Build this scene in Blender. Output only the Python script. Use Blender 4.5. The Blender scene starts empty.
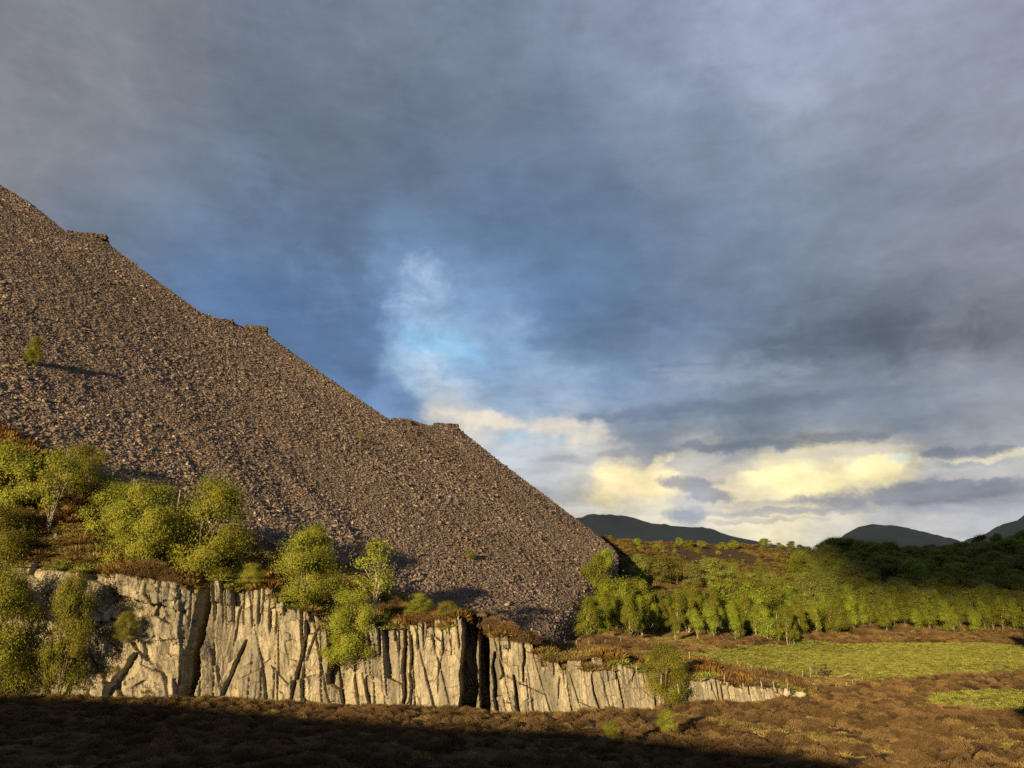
import bpy, math, random
import numpy as np
from mathutils import Vector

# ------------------------------------------------------------------ camera, sky, sun, exposure
sc = bpy.context.scene
COL = sc.collection
F = 774.0                                   # focal length in pixels of the 1024 x 768 frame
PITCH = math.radians(15.6)
SUN_AZ, SUN_EL = math.radians(25.0), math.radians(9.0)   # sun low, behind the camera and to its left
CP, SP = math.cos(PITCH), math.sin(PITCH)

cam = bpy.data.cameras.new("camera")
cam.sensor_fit = 'HORIZONTAL'; cam.sensor_width = 36.0; cam.lens = 36.0 * F / 1024.0
cam.clip_start = 0.2; cam.clip_end = 40000
camo = bpy.data.objects.new("camera", cam); COL.objects.link(camo)
camo.location = (0, 0, 0); camo.rotation_euler = (math.pi / 2 + PITCH, 0, 0)
sc.camera = camo

sc.view_settings.view_transform = 'Standard'
sc.view_settings.look = 'None'
sc.view_settings.exposure = 0.85
sc.view_settings.gamma = 1.0
sc.view_settings.use_curve_mapping = False
sc.render.engine = 'CYCLES'
sc.cycles.max_bounces = 6; sc.cycles.diffuse_bounces = 3; sc.cycles.transmission_bounces = 3
sc.cycles.transparent_max_bounces = 4
sc.cycles.use_denoising = False
sc.cycles.use_adaptive_sampling = True
sc.cycles.adaptive_threshold = 0.01

TOSUN = Vector((-math.sin(SUN_AZ) * math.cos(SUN_EL), -math.cos(SUN_AZ) * math.cos(SUN_EL), math.sin(SUN_EL)))
sl = bpy.data.lights.new("sun", 'SUN'); sl.energy = 5.0; sl.angle = math.radians(0.5); sl.color = (1.0, 0.73, 0.37)
so = bpy.data.objects.new("sun", sl); COL.objects.link(so)
so.rotation_euler = TOSUN.to_track_quat('Z', 'Y').to_euler(); so.location = (0, 0, 60)

def ray(px, py):
    """photo pixel -> (x, z) slopes per metre of depth y"""
    a = (px - 512.0) / F; v = (384.0 - py) / F
    dy = CP - v * SP; dz = SP + v * CP
    return a / dy, dz / dy
def at(px, py, y):
    u, w = ray(px, py); return (u * y, y, w * y)
def srgb(r, g, b):
    f = lambda c: (c / 255 / 12.92) if c / 255 <= .04045 else ((c / 255 + .055) / 1.055) ** 2.4
    return (f(r), f(g), f(b))

# ---- world: Nishita sky seen through broken evening cloud, laid out by compass direction
class NB:
    def __init__(s, nt): s.nt = nt; s.n = nt.nodes; s.l = nt.links
    def put(s, sock, v):
        if v is None: return
        if hasattr(v, 'is_output'): s.l.new(v, sock)
        elif isinstance(v, (tuple, list)) and len(v) == 3 and sock.type == 'RGBA': sock.default_value = (*v, 1)
        else: sock.default_value = v
    def m(s, op, a, b=None, c=None, clamp=False):
        n = s.n.new('ShaderNodeMath'); n.operation = op; n.use_clamp = clamp
        s.put(n.inputs[0], a); s.put(n.inputs[1], b); s.put(n.inputs[2], c); return n.outputs[0]
    def vm(s, op, a, b=None, sc=None):
        n = s.n.new('ShaderNodeVectorMath'); n.operation = op
        s.put(n.inputs[0], a); s.put(n.inputs[1], b)
        if sc is not None: s.put(n.inputs['Scale'], sc)
        return n.outputs['Value'] if op in ('LENGTH', 'DOT_PRODUCT') else n.outputs[0]
    def sep(s, v):
        n = s.n.new('ShaderNodeSeparateXYZ'); s.put(n.inputs[0], v); return n.outputs
    def comb(s, x=0., y=0., z=0.):
        n = s.n.new('ShaderNodeCombineXYZ')
        for i, v in enumerate((x, y, z)): s.put(n.inputs[i], v)
        return n.outputs[0]
    def noise(s, vec, scale, detail=4., rough=.5, dist=0., color=False):
        n = s.n.new('ShaderNodeTexNoise'); s.put(n.inputs['Vector'], vec); s.put(n.inputs['Scale'], scale)
        n.inputs['Detail'].default_value = detail; n.inputs['Roughness'].default_value = rough
        n.inputs['Distortion'].default_value = dist
        return n.outputs['Color' if color else 'Fac']
    def vor(s, vec, scale, feat='F1', out='Distance', rand=1.):
        n = s.n.new('ShaderNodeTexVoronoi'); n.feature = feat; s.put(n.inputs['Vector'], vec); s.put(n.inputs['Scale'], scale)
        n.inputs['Randomness'].default_value = rand
        return n.outputs[out]
    def mix(s, f, a, b, blend='MIX'):
        n = s.n.new('ShaderNodeMix'); n.data_type = 'RGBA'; n.blend_type = blend; n.clamp_factor = True
        s.put(n.inputs[0], f); s.put(n.inputs[6], a); s.put(n.inputs[7], b); return n.outputs[2]
    def step(s, v, lo, hi, a=0., b=1.):
        n = s.n.new('ShaderNodeMapRange'); n.interpolation_type = 'SMOOTHSTEP'
        s.put(n.inputs[0], v); s.put(n.inputs[1], lo); s.put(n.inputs[2], hi); s.put(n.inputs[3], a); s.put(n.inputs[4], b)
        return n.outputs[0]
    def node(s, t): return s.n.new(t)

world = bpy.data.worlds.new("World"); sc.world = world; world.use_nodes = True
world.node_tree.nodes.clear()
W = NB(world.node_tree)
SKYK = 0.1
sky = W.node('ShaderNodeTexSky'); sky.sky_type = 'NISHITA'; sky.sun_disc = False
sky.sun_elevation = SUN_EL; sky.sun_rotation = math.pi + SUN_AZ
sky.air_density = 1.0; sky.dust_density = 1.0
d = W.node('ShaderNodeTexCoord').outputs['Generated']
dx, dy_, dz = W.sep(d)
az = W.m('MULTIPLY', W.m('ARCTAN2', dx, dy_), 180 / math.pi)
el = W.m('MULTIPLY', W.m('ARCSINE', dz), 180 / math.pi)
zc = W.m('ADD', W.m('MAXIMUM', dz, 0.0), 0.16)
plane = W.comb(W.m('DIVIDE', dx, zc), W.m('DIVIDE', dy_, zc), 0.3)      # a flat cloud deck, foreshortened to the horizon
flat = W.comb(W.m('MULTIPLY', az, 0.05), W.m('MULTIPLY', el, 0.16), 3.7)  # stretched sideways
round_ = W.comb(W.m('MULTIPLY', az, 0.09), W.m('MULTIPLY', el, 0.12), 9.1)
nA = W.noise(plane, 1.1, 6, .55, .4)
nB = W.noise(flat, 1.6, 7, .56, .3)
nC = W.noise(round_, 1.9, 8, .6, .2)
nD = W.noise(round_, 5.5, 6, .6, .1)
warp = W.noise(round_, 1.3, 3, .5, 0, True)
wx, wy, _ = W.sep(warp)
wf = W.noise(round_, 4.2, 6, .6, 0, True); fx_, fy_, _ = W.sep(wf)
azw = W.m('ADD', W.m('ADD', az, W.m('MULTIPLY', W.m('SUBTRACT', wx, .5), 7.)), W.m('MULTIPLY', W.m('SUBTRACT', fx_, .5), 6.))
azo = W.m('ADD', az, W.m('MULTIPLY', W.m('SUBTRACT', fx_, .5), 5.))
elw = W.m('ADD', W.m('ADD', el, W.m('MULTIPLY', W.m('SUBTRACT', wy, .5), 2.5)), W.m('MULTIPLY', W.m('SUBTRACT', fy_, .5), 2.2))
elo = W.m('ADD', el, W.m('MULTIPLY', W.m('SUBTRACT', fy_, .5), 2.0))
def azel(px, py):
    u, w = ray(px, py); return math.degrees(math.atan(u)), math.degrees(math.atan2(w, math.hypot(1, u)))
def patch(px, py, sx, sy, rot=0., A=None, E=None):
    A = azw if A is None else A; E = elw if E is None else E
    a0, e0 = azel(px, py); k = 57.3 / F; c, s_ = math.cos(math.radians(rot)), math.sin(math.radians(rot))
    X = W.m('SUBTRACT', A, a0); Y = W.m('SUBTRACT', E, e0)
    p = W.m('DIVIDE', W.m('ADD', W.m('MULTIPLY', X, c), W.m('MULTIPLY', Y, s_)), sx * k)
    q = W.m('DIVIDE', W.m('SUBTRACT', W.m('MULTIPLY', Y, c), W.m('MULTIPLY', X, s_)), sy * k)
    return W.m('EXPONENT', W.m('MULTIPLY', W.m('ADD', W.m('MULTIPLY', p, p), W.m('MULTIPLY', q, q)), -1.))
col = sky.outputs[0]
def lay(g, n, amp, lo, hi, c, op=1.):
    global col
    gate = W.m('MINIMUM', W.m('MULTIPLY', g, 3.), 1.)
    f = W.step(W.m('ADD', g, W.m('MULTIPLY', W.m('MULTIPLY', W.m('SUBTRACT', n, .5), amp), gate)), lo, hi, 0., op)
    cc = tuple(x / SKYK / 2 ** 0.77 for x in srgb(*c)) if isinstance(c, tuple) else c
    col = W.mix(f, col, cc)
# the cloud deck's broad colours by compass direction (pixel, spread, sRGB)
DECK = [(0, 0, 90, (124, 127, 133)), (150, 60, 80, (120, 125, 134)), (330, 20, 80, (116, 125, 141)), (50, 140, 70, (130, 132, 138)), (130, 130, 60, (122, 128, 139)), (200, 170, 60, (108, 121, 140)),
 (300, 100, 80, (106, 118, 135)), (480, 60, 80, (114, 125, 143)), (640, 40, 80, (132, 142, 164)), (800, 20, 80, (150, 158, 180)), (960, 60, 80, (144, 151, 168)), (860, 120, 70, (140, 148, 165)),
 (560, 150, 70, (102, 119, 141)), (420, 150, 60, (98, 114, 135)), (700, 160, 70, (123, 136, 156)), (1000, 160, 70, (141, 148, 162)), (130, 230, 60, (108, 124, 146)), (240, 230, 55, (96, 117, 146)), (330, 230, 50, (92, 112, 138)), (200, 285, 50, (98, 128, 170)),
 (270, 305, 50, (92, 121, 162)), (330, 310, 42, (90, 116, 152)), (400, 230, 34, (104, 130, 164)), (402, 270, 34, (118, 148, 186)), (418, 310, 36, (134, 167, 204)), (440, 342, 36, (160, 196, 228)), (490, 360, 40, (140, 174, 210)), (450, 385, 30, (158, 186, 214)), (475, 300, 42, (122, 153, 190)),
 (560, 300, 55, (102, 131, 168)), (620, 250, 60, (96, 119, 149)), (510, 220, 55, (94, 117, 148)), (640, 330, 55, (108, 133, 164)), (740, 250, 60, (115, 131, 153)), (860, 230, 65, (126, 137, 154)), (960, 240, 65, (136, 142, 154)), (830, 330, 50, (97, 107, 123)),
 (930, 320, 50, (102, 109, 121)), (1025, 320, 45, (116, 121, 129)), (720, 325, 48, (109, 125, 149)), (360, 368, 34, (96, 124, 164)), (400, 398, 28, (114, 144, 186)), (600, 380, 42, (122, 147, 180)), (535, 392, 36, (146, 170, 200)), (700, 375, 42, (136, 151, 172)), (800, 380, 44, (134, 144, 159)), (960, 375, 50, (130, 137, 148)),
 (570, 408, 30, (166, 180, 198)), (650, 430, 32, (132, 145, 165)), (760, 425, 38, (116, 127, 144)), (880, 415, 38, (119, 128, 143)), (1010, 415, 32, (140, 145, 153)), (465, 412, 26, (214, 208, 198)), (520, 440, 26, (196, 204, 212)), (570, 440, 28, (204, 202, 198)), (545, 475, 30, (190, 193, 197)),
 (615, 478, 30, (230, 218, 188)), (650, 492, 28, (240, 226, 188)), (590, 512, 30, (214, 211, 202)), (700, 462, 26, (196, 190, 180)), (800, 480, 32, (240, 225, 176)), (875, 466, 26, (238, 222, 178)), (755, 497, 24, (230, 216, 178)), (705, 488, 20, (186, 182, 178)), (685, 512, 18, (186, 186, 190)),
 (770, 530, 30, (232, 220, 188)), (840, 525, 28, (206, 200, 186)), (640, 520, 22, (218, 212, 194)), (725, 522, 20, (224, 214, 190)), (920, 495, 28, (150, 155, 165)), (990, 490, 30, (160, 164, 173)), (955, 452, 20, (156, 159, 165)), (1015, 458, 24, (196, 192, 182)), (930, 526, 28, (190, 189, 188)), (1000, 516, 28, (180, 182, 188))]
nE = W.noise(flat, 5.0, 8, .62, .4); nF = W.noise(round_, 3.0, 9, .64, .5)
num = None; den = None
for px, py, r_, c in DECK:
    g = patch(px, py, r_, r_ * .82)
    v = W.vm('SCALE', tuple(x / SKYK / 2 ** 0.77 for x in srgb(*c)), None, g)
    num = v if num is None else W.vm('ADD', num, v); den = g if den is None else W.m('ADD', den, g)
deck = W.vm('SCALE', num, None, W.m('DIVIDE', 1., W.m('ADD', den, 1e-5)))
far = W.step(den, 0., .02)                                   # beyond the charted part: plain grey deck
deck = W.mix(far, tuple(x / SKYK / 2 ** 0.77 for x in srgb(106, 115, 130)), deck)
col = W.mix(.96, col, deck)
SKY = [  # px, py, sx, sy, rot, noise, amp, lo, hi, sRGB, opacity
    (440, 345, 75, 28, -14, nF, 2.6, .35, 1.5, (140, 206, 246), .75),
    (425, 300, 46, 60, 24, nF, 2.6, .4, 1.6, (186, 208, 232), .7),
    (430, 372, 60, 30, -20, nF, 2.6, .4, 1.5, (206, 216, 226), .65),
    (250, 180, 60, 40, -30, nC, 2.0, .4, 1.7, (120, 142, 172), .5), (330, 290, 70, 40, -30, nF, 2.2, .4, 1.7, (124, 152, 192), .5), (640, 200, 120, 40, -20, nC, 2.2, .4, 1.6, (84, 101, 124), .6), (880, 190, 150, 40, -15, nC, 2.2, .4, 1.6, (112, 122, 140), .6), (760, 90, 140, 40, -15, nC, 2.2, .4, 1.6, (160, 168, 188), .5),
    (500, 330, 60, 30, 10, nF, 1.8, .4, 1.3, (150, 176, 210), .6),
    (560, 372, 60, 16, -6, nE, 1.8, .4, 1.3, (150, 176, 206), .6),
    (720, 372, 110, 18, -4, nE, 1.8, .4, 1.3, (152, 164, 182), .65),
    (930, 372, 90, 12, 0, nE, 1.8, .4, 1.3, (150, 154, 162), .55),
    (760, 405, 220, 12, 2, nE, 1.8, .35, 1.3, (92, 103, 120), .6),
    (800, 440, 150, 8, 2, nE, 1.6, .35, 1.2, (96, 106, 122), .7),
    (640, 412, 80, 10, 5, nE, 1.6, .3, 1.2, (104, 120, 144), .6),
    (480, 420, 46, 14, -10, nF, 1.6, .3, 1.0, (240, 226, 202), .75),
    (570, 430, 46, 16, -8, nF, 1.8, .35, 1.05, (226, 216, 200), .75),
    (512, 436, 26, 6, 0, nF, 1.2, .4, 1.0, (164, 202, 228), .5), (556, 440, 14, 5, 0, nF, 1.2, .4, 1.0, (168, 202, 226), .5),
    (628, 486, 52, 22, 0, nF, 1.7, .3, 1.0, (255, 234, 178), .75),
    (662, 470, 16, 20, 0, nF, 1.5, .3, 1.0, (255, 236, 188), .7),
    (800, 480, 64, 16, -3, nF, 1.7, .3, 1.0, (253, 237, 178), .75),
    (882, 466, 44, 9, 6, nF, 1.5, .3, 1.0, (253, 236, 178), .7),
    (906, 459, 18, 7, 0, nF, 1.6, .4, 1.1, (184, 210, 220), .6),
    (1000, 455, 40, 6, 0, nE, 1.5, .3, 1.0, (226, 212, 182), .7),
    (955, 452, 36, 7, 0, nF, 1.6, .3, 1.0, (120, 127, 139), .85),
    (930, 492, 95, 15, 0, nF, 1.6, .25, .95, (126, 132, 145), .85),
    (990, 505, 80, 10, 0, nE, 1.6, .3, 1.0, (160, 163, 172), .7),
    (700, 484, 40, 9, 0, nF, 1.6, .3, .95, (146, 149, 158), .85), (722, 497, 34, 8, 0, nF, 1.6, .3, .95, (142, 147, 160), .8),
    (678, 515, 34, 9, 0, nF, 1.5, .3, .95, (148, 155, 168), .8),
    (800, 511, 90, 6, 0, nE, 1.6, .3, 1.0, (160, 160, 164), .8), (760, 522, 60, 4, 0, nE, 1.6, .3, 1.0, (178, 172, 166), .7),
    (735, 470, 30, 7, 0, nF, 1.6, .3, 1.0, (186, 176, 166), .75), (760, 505, 60, 5, 0, nE, 1.6, .3, 1.0, (186, 180, 170), .7), (850, 452, 70, 5, 0, nE, 1.5, .3, 1.0, (196, 188, 176), .7),
    (860, 500, 60, 9, 0, nF, 1.6, .3, 1.0, (146, 149, 158), .8), (640, 452, 60, 7, 0, nE, 1.6, .3, 1.0, (150, 156, 168), .7), (980, 474, 60, 6, 0, nE, 1.6, .3, 1.0, (190, 186, 182), .7),
    (600, 515, 50, 6, 0, nE, 1.5, .3, 1.0, (196, 190, 182), .6), (560, 490, 40, 14, 0, nF, 1.6, .3, 1.0, (170, 174, 182), .6), (720, 446, 100, 7, 0, nE, 1.5, .3, 1.0, (118, 128, 143), .7),
    (560, 460, 60, 8, 0, nE, 1.6, .35, 1.1, (160, 166, 176), .6),
]
SKY += [(290, 120, 170, 55, -22, nC, 2.2, .4, 1.4, (92, 104, 121), .6), (560, 120, 150, 50, -15, nC, 2.2, .4, 1.4, (98, 112, 132), .5), (840, 335, 150, 34, 3, nF, 2.2, .35, 1.3, (84, 94, 109), .7),
        (960, 335, 110, 26, 0, nF, 2.2, .35, 1.3, (90, 97, 108), .65), (60, 70, 120, 60, -20, nC, 2.2, .4, 1.5, (138, 139, 142), .5), (660, 310, 120, 24, -10, nF, 2.2, .4, 1.3, (88, 110, 142), .6)]
for px, py, sx, sy, rot, n, amp, lo, hi, c, op in SKY:
    if py > 410: hi = lo + (hi - lo) * .8; amp *= 1.15
    lay(patch(px, py, sx, sy, rot, azo, elo), n, amp, lo, hi, c, op)
# soft billows inside the deck, finer and flatter towards the horizon
low = W.step(el, 2., 26., 1., .5)
bil = W.m('ADD', W.step(nA, .28, .72, .86, 1.13), W.m('ADD', W.m('MULTIPLY', W.step(nC, .28, .72, -.15, .15), low), W.m('MULTIPLY', W.step(nE, .25, .75, -.13, .13), low)))
bil = W.m('ADD', bil, W.step(nF, .25, .75, -.055, .055))
col = W.mix(1., col, W.comb(bil, bil, bil), 'MULTIPLY')
bg = W.node('ShaderNodeBackground'); W.put(bg.inputs[0], col); bg.inputs[1].default_value = SKYK
W.l.new(bg.outputs[0], W.node('ShaderNodeOutputWorld').inputs[0])
world.cycles.sampling_method = 'MANUAL'; world.cycles.sample_map_resolution = 512

# ------------------------------------------------------------------ numpy noise
def _h(ix, iy, seed):
    n = (ix.astype(np.int64) * 374761393 + iy.astype(np.int64) * 668265263 + seed * 974634541) & 0xffffffff
    n = ((n ^ (n >> 13)) * 1274126177) & 0xffffffff
    n = (n ^ (n >> 16))
    return (n & 0xffffff) / float(0x1000000)
def vn(x, y, seed=0):
    ix = np.floor(x); iy = np.floor(y); fx = x - ix; fy = y - iy
    fx = fx * fx * fx * (fx * (fx * 6 - 15) + 10); fy = fy * fy * fy * (fy * (fy * 6 - 15) + 10)
    a = _h(ix, iy, seed); b = _h(ix + 1, iy, seed); c = _h(ix, iy + 1, seed); e = _h(ix + 1, iy + 1, seed)
    return (a + (b - a) * fx) * (1 - fy) + (c + (e - c) * fx) * fy
def fbm(x, y, seed=0, o=4, g=.5):
    x = np.asarray(x, float); y = np.asarray(y, float)
    s = 0; a = 1; t = 0
    for i in range(o):
        s = s + a * vn(x * 2 ** i + 17.3 * i, y * 2 ** i - 9.1 * i, seed + i); t += a; a *= g
    return s / t
def cells(x, y, seed):
    """jittered-grid Voronoi: id randoms and offsets from the nearest seed, and the gap to the second nearest"""
    ix = np.floor(x); iy = np.floor(y)
    best = np.full(x.shape, 9e9); sec = np.full(x.shape, 9e9)
    r1 = np.zeros_like(x); r2 = np.zeros_like(x); r3 = np.zeros_like(x); ox = np.zeros_like(x); oy = np.zeros_like(x)
    for i in (-1, 0, 1):
        for j in (-1, 0, 1):
            cx, cy = ix + i, iy + j
            qx = cx + .1 + .8 * _h(cx, cy, seed); qy = cy + .1 + .8 * _h(cx, cy, seed + 1)
            D = np.hypot(x - qx, y - qy); m = D < best
            sec = np.where(m, best, np.minimum(sec, D)); best = np.where(m, D, best)
            r1 = np.where(m, _h(cx, cy, seed + 2), r1); r2 = np.where(m, _h(cx, cy, seed + 3), r2); r3 = np.where(m, _h(cx, cy, seed + 4), r3)
            ox = np.where(m, x - qx, ox); oy = np.where(m, y - qy, oy)
    return r1, r2, r3, ox, oy, sec - best
def ss(v, a, b):
    t = np.clip((v - a) / (b - a), 0, 1); return t * t * (3 - 2 * t)

# ------------------------------------------------------------------ mesh helpers
def mesh(name, V, Fc, mats=None, smooth=False, attrs=None):
    """V (n,3), Fc (m,k) one polygon size"""
    V = np.asarray(V, np.float32); Fc = np.asarray(Fc, np.int32)
    me = bpy.data.meshes.new(name); k = Fc.shape[1]
    me.vertices.add(len(V)); me.vertices.foreach_set('co', V.ravel())
    me.loops.add(Fc.size); me.loops.foreach_set('vertex_index', Fc.ravel())
    me.polygons.add(len(Fc)); me.polygons.foreach_set('loop_start', np.arange(len(Fc), dtype=np.int32) * k)
    if smooth: me.polygons.foreach_set('use_smooth', np.ones(len(Fc), bool))
    for nm, (ty, arr) in (attrs or {}).items():
        a = me.attributes.new(nm, ty, 'POINT')
        arr = np.asarray(arr, np.float32)
        if ty == 'FLOAT_COLOR':
            arr = np.concatenate([arr, np.ones((len(arr), 1), np.float32)], 1)
            a.data.foreach_set('color', arr.ravel())
        elif ty == 'FLOAT_VECTOR': a.data.foreach_set('vector', arr.ravel())
        else: a.data.foreach_set('value', arr.ravel())
    if mats: me.materials.append(mats)
    me.update(calc_edges=True); me.validate(); return me
def grid_faces(nr, nc, off=0):
    i = np.arange(nr - 1)[:, None] * nc + np.arange(nc - 1)[None, :]
    i = i.ravel() + off
    return np.stack([i, i + 1, i + nc + 1, i + nc], 1)
def link(name, me, parent=None, loc=None, rot=None, scale=None):
    o = bpy.data.objects.new(name, me); COL.objects.link(o)
    if parent: o.parent = parent
    if loc is not None: o.location = loc
    if rot is not None: o.rotation_euler = rot
    if scale is not None: o.scale = scale
    return o
def tag(o, label, cat, group=None):
    o['label'] = label; o['category'] = cat
    if group: o['group'] = group
    return o
class MB:
    """collects boxes and tubes as quads in one mesh"""
    def __init__(s): s.V = []; s.F = []; s.n = 0
    def add(s, V, Fc): s.V.append(np.asarray(V, float)); s.F.append(np.asarray(Fc) + s.n); s.n += len(V)
    def tube(s, pts, rad, k=6):
        pts = np.asarray(pts, float); n = len(pts); rad = np.broadcast_to(np.asarray(rad, float), (n,))
        T = np.gradient(pts, axis=0); T /= np.linalg.norm(T, axis=1)[:, None] + 1e-9
        ref = np.array([1., 0, 0]) if abs(T[0][0]) < .8 else np.array([0, 1., 0])
        A = np.cross(T, ref); A /= np.linalg.norm(A, axis=1)[:, None] + 1e-9; B = np.cross(T, A)
        th = np.linspace(0, 2 * np.pi, k, endpoint=False)
        R = pts[:, None] + rad[:, None, None] * (np.cos(th)[None, :, None] * A[:, None] + np.sin(th)[None, :, None] * B[:, None])
        f = []
        for i in range(n - 1):
            for j in range(k): f.append((i * k + j, i * k + (j + 1) % k, (i + 1) * k + (j + 1) % k, (i + 1) * k + j))
        s.add(np.concatenate([R.reshape(-1, 3), pts[-1:]]), f + [((n - 1) * k + j, (n - 1) * k + (j + 1) % k, n * k, n * k) for j in range(0)])
    def box(s, c, size, rz=0., jit=0., rng=None, tilt=(0, 0)):
        q = np.array([(x, y, z) for z in (-.5, .5) for y in (-.5, .5) for x in (-.5, .5)]) * np.array(size)
        if jit: q = q + rng.uniform(-jit, jit, q.shape)
        cx, sx = math.cos(tilt[0]), math.sin(tilt[0]); q = q @ np.array([[1, 0, 0], [0, cx, sx], [0, -sx, cx]])
        cy, sy = math.cos(tilt[1]), math.sin(tilt[1]); q = q @ np.array([[cy, 0, -sy], [0, 1, 0], [sy, 0, cy]])
        c_, s_ = math.cos(rz), math.sin(rz); q = q @ np.array([[c_, s_, 0], [-s_, c_, 0], [0, 0, 1]])
        s.add(q + np.array(c), [(0, 2, 3, 1), (4, 5, 7, 6), (0, 1, 5, 4), (2, 6, 7, 3), (0, 4, 6, 2), (1, 3, 7, 5)])
    def mesh(s, name, m, smooth=False): return mesh(name, np.concatenate(s.V), np.concatenate(s.F), m, smooth)

# ------------------------------------------------------------------ materials
def material(name, fn, rough=.9, bump=None, transl=0.):
    m = bpy.data.materials.new(name); m.use_nodes = True; m.node_tree.nodes.clear()
    b = NB(m.node_tree); p = b.node('ShaderNodeBsdfPrincipled')
    p.inputs['Roughness'].default_value = rough; p.inputs['Specular IOR Level'].default_value = .25
    c, h = fn(b); b.put(p.inputs['Base Color'], c)
    if h is not None:
        bp = b.node('ShaderNodeBump'); bp.inputs['Strength'].default_value = bump[0]; bp.inputs['Distance'].default_value = bump[1]
        b.put(bp.inputs['Height'], h); b.l.new(bp.outputs[0], p.inputs['Normal'])
    out = b.node('ShaderNodeOutputMaterial'); sh = p.outputs[0]
    if transl:
        t = b.node('ShaderNodeBsdfTranslucent'); b.put(t.inputs[0], c); mx = b.node('ShaderNodeMixShader'); mx.inputs[0].default_value = transl
        b.l.new(sh, mx.inputs[1]); b.l.new(t.outputs[0], mx.inputs[2]); sh = mx.outputs[0]
    b.l.new(sh, out.inputs[0]); return m
def pos(b): return b.node('ShaderNodeNewGeometry').outputs['Position']
def rnd(b): return b.node('ShaderNodeObjectInfo').outputs['Random']
def attr(b, nm, out='Color'):
    n = b.node('ShaderNodeAttribute'); n.attribute_name = nm; return n.outputs[out]
def obco(b): return b.node('ShaderNodeTexCoord').outputs['Object']
def hsv(b, c, val=1., sat=1., hue=.5):
    n = b.node('ShaderNodeHueSaturation'); b.put(n.inputs['Color'], c); b.put(n.inputs['Value'], val); b.put(n.inputs['Saturation'], sat); b.put(n.inputs['Hue'], hue); return n.outputs[0]

def m_ground(b):
    p = pos(b); n = b.noise(p, .9, 6, .6); n2 = b.noise(p, .07, 4, .55)
    c = hsv(b, attr(b, 'tint'), b.m('ADD', b.step(n, .25, .75, .6, 1.3), b.step(n2, .3, .7, -.15, .15)))
    return c, n
M_ground = material("moor", m_ground, 1., (.6, .4))
def m_scree(b):
    p = pos(b); v = b.vor(p, 1.3, 'F1', 'Color'); r = b.sep(v)[0]; n = b.noise(p, .03, 4, .6)
    c = b.mix(r, (.065, .052, .045), (.19, .150, .125)); c = b.mix(b.step(n, .45, .65), c, (.17, .125, .09))
    return c, b.vor(p, 1.3)
PHI_ = math.radians(54.)
M_scree = material("slate waste", m_scree, .9, (1., .5))
def m_slab(b):
    r = rnd(b); n = b.noise(obco(b), 3., 3)
    p = pos(b); broad = b.noise(p, .025, 3, .6)
    x, y, z = b.sep(p)
    al = b.m('ADD', b.m('MULTIPLY', x, math.cos(PHI_)), b.m('MULTIPLY', y, math.sin(PHI_)))
    fall = b.noise(b.comb(b.m('MULTIPLY', al, .16), b.m('MULTIPLY', z, .022), 0.), 1.6, 5, .62)
    c = b.mix(b.step(r, 0., 1.), (.130, .100, .088), (.240, .187, .156))
    c = b.mix(b.step(fall, .52, .68, 0, .6), c, (.21, .145, .095))
    c = hsv(b, c, b.step(fall, .25, .5, .62, 1.0))
    c = b.mix(b.step(r, .93, .98), c, (.36, .31, .26))
    c = hsv(b, c, b.step(broad, .3, .7, .82, 1.2))
    return hsv(b, c, b.step(n, .3, .7, .8, 1.15)), None
M_slab = material("slate slab", m_slab, .75)
def m_cliff(b):
    p = pos(b); x, y, z = b.sep(p)
    st = b.noise(b.comb(b.m('MULTIPLY', x, 1.), y, b.m('MULTIPLY', z, .16)), .8, 6, .6)
    n1 = b.noise(p, .22, 5, .6); n2 = b.noise(p, 2.2, 6, .65); fine = b.noise(b.comb(x, y, b.m('MULTIPLY', z, .35)), 6., 4, .6)
    c = b.mix(b.step(st, .35, .65), (.21, .19, .15), (.40, .36, .275))
    tn = attr(b, 'tone', 'Fac')
    c = b.mix(b.step(b.m('ADD', tn, b.m('MULTIPLY', b.m('SUBTRACT', n1, .5), 2.2)), -.15, .55, 0, .85), c, (.175, .165, .138))          # grey weathered panels
    c = b.mix(b.step(n2, .58, .72, 0, .5), c, (.46, .42, .33))            # pale lichen
    c = b.mix(b.step(b.noise(p, .5, 5, .65), .62, .72, 0, .7), c, (.30, .19, .075))   # iron stain
    jv = b.comb(b.m('ADD', b.m('MULTIPLY', x, .85), b.m('MULTIPLY', z, .12)), b.m('MULTIPLY', y, .1), b.m('ADD', b.m('MULTIPLY', z, .62), b.m('MULTIPLY', x, -.10)))
    joint = b.vor(jv, 1.25, 'DISTANCE_TO_EDGE', 'Distance', .75); joint2 = b.vor(jv, 3.1, 'DISTANCE_TO_EDGE', 'Distance', .8)
    broken = b.step(b.noise(p, .35, 3), .40, .60)
    c = b.mix(b.m('MULTIPLY', b.step(joint, .012, .04, .7, 0.), broken), c, (.07, .06, .045))
    c = b.mix(b.step(joint2, .01, .05, .35, 0.), c, (.10, .085, .06))
    strk = b.noise(b.comb(x, y, b.m('MULTIPLY', z, .07)), 1.7, 5, .65)
    c = b.mix(b.step(strk, .56, .70, 0, .55), c, (.15, .125, .09))
    nz = b.sep(b.node('ShaderNodeNewGeometry').outputs['Normal'])[2]
    moss = b.mix(b.noise(p, .8, 3), (.10, .055, .022), (.095, .10, .025))
    c = b.mix(b.step(b.m('ADD', nz, b.m('MULTIPLY', b.m('SUBTRACT', n2, .5), .5)), .55, .72), c, moss)
    c = hsv(b, c, b.step(fine, .3, .7, .78, 1.15))
    return c, b.m('ADD', fine, b.m('MULTIPLY', n2, .6))
M_cliff = material("slate rock face", m_cliff, .85, (.7, .25))
def m_stone(b):
    n = b.noise(pos(b), 2.5, 5, .6); return b.mix(n, (.05, .042, .037), (.13, .105, .088)), n
M_stone = material("dry stone", m_stone, .9, (.6, .1))
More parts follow.
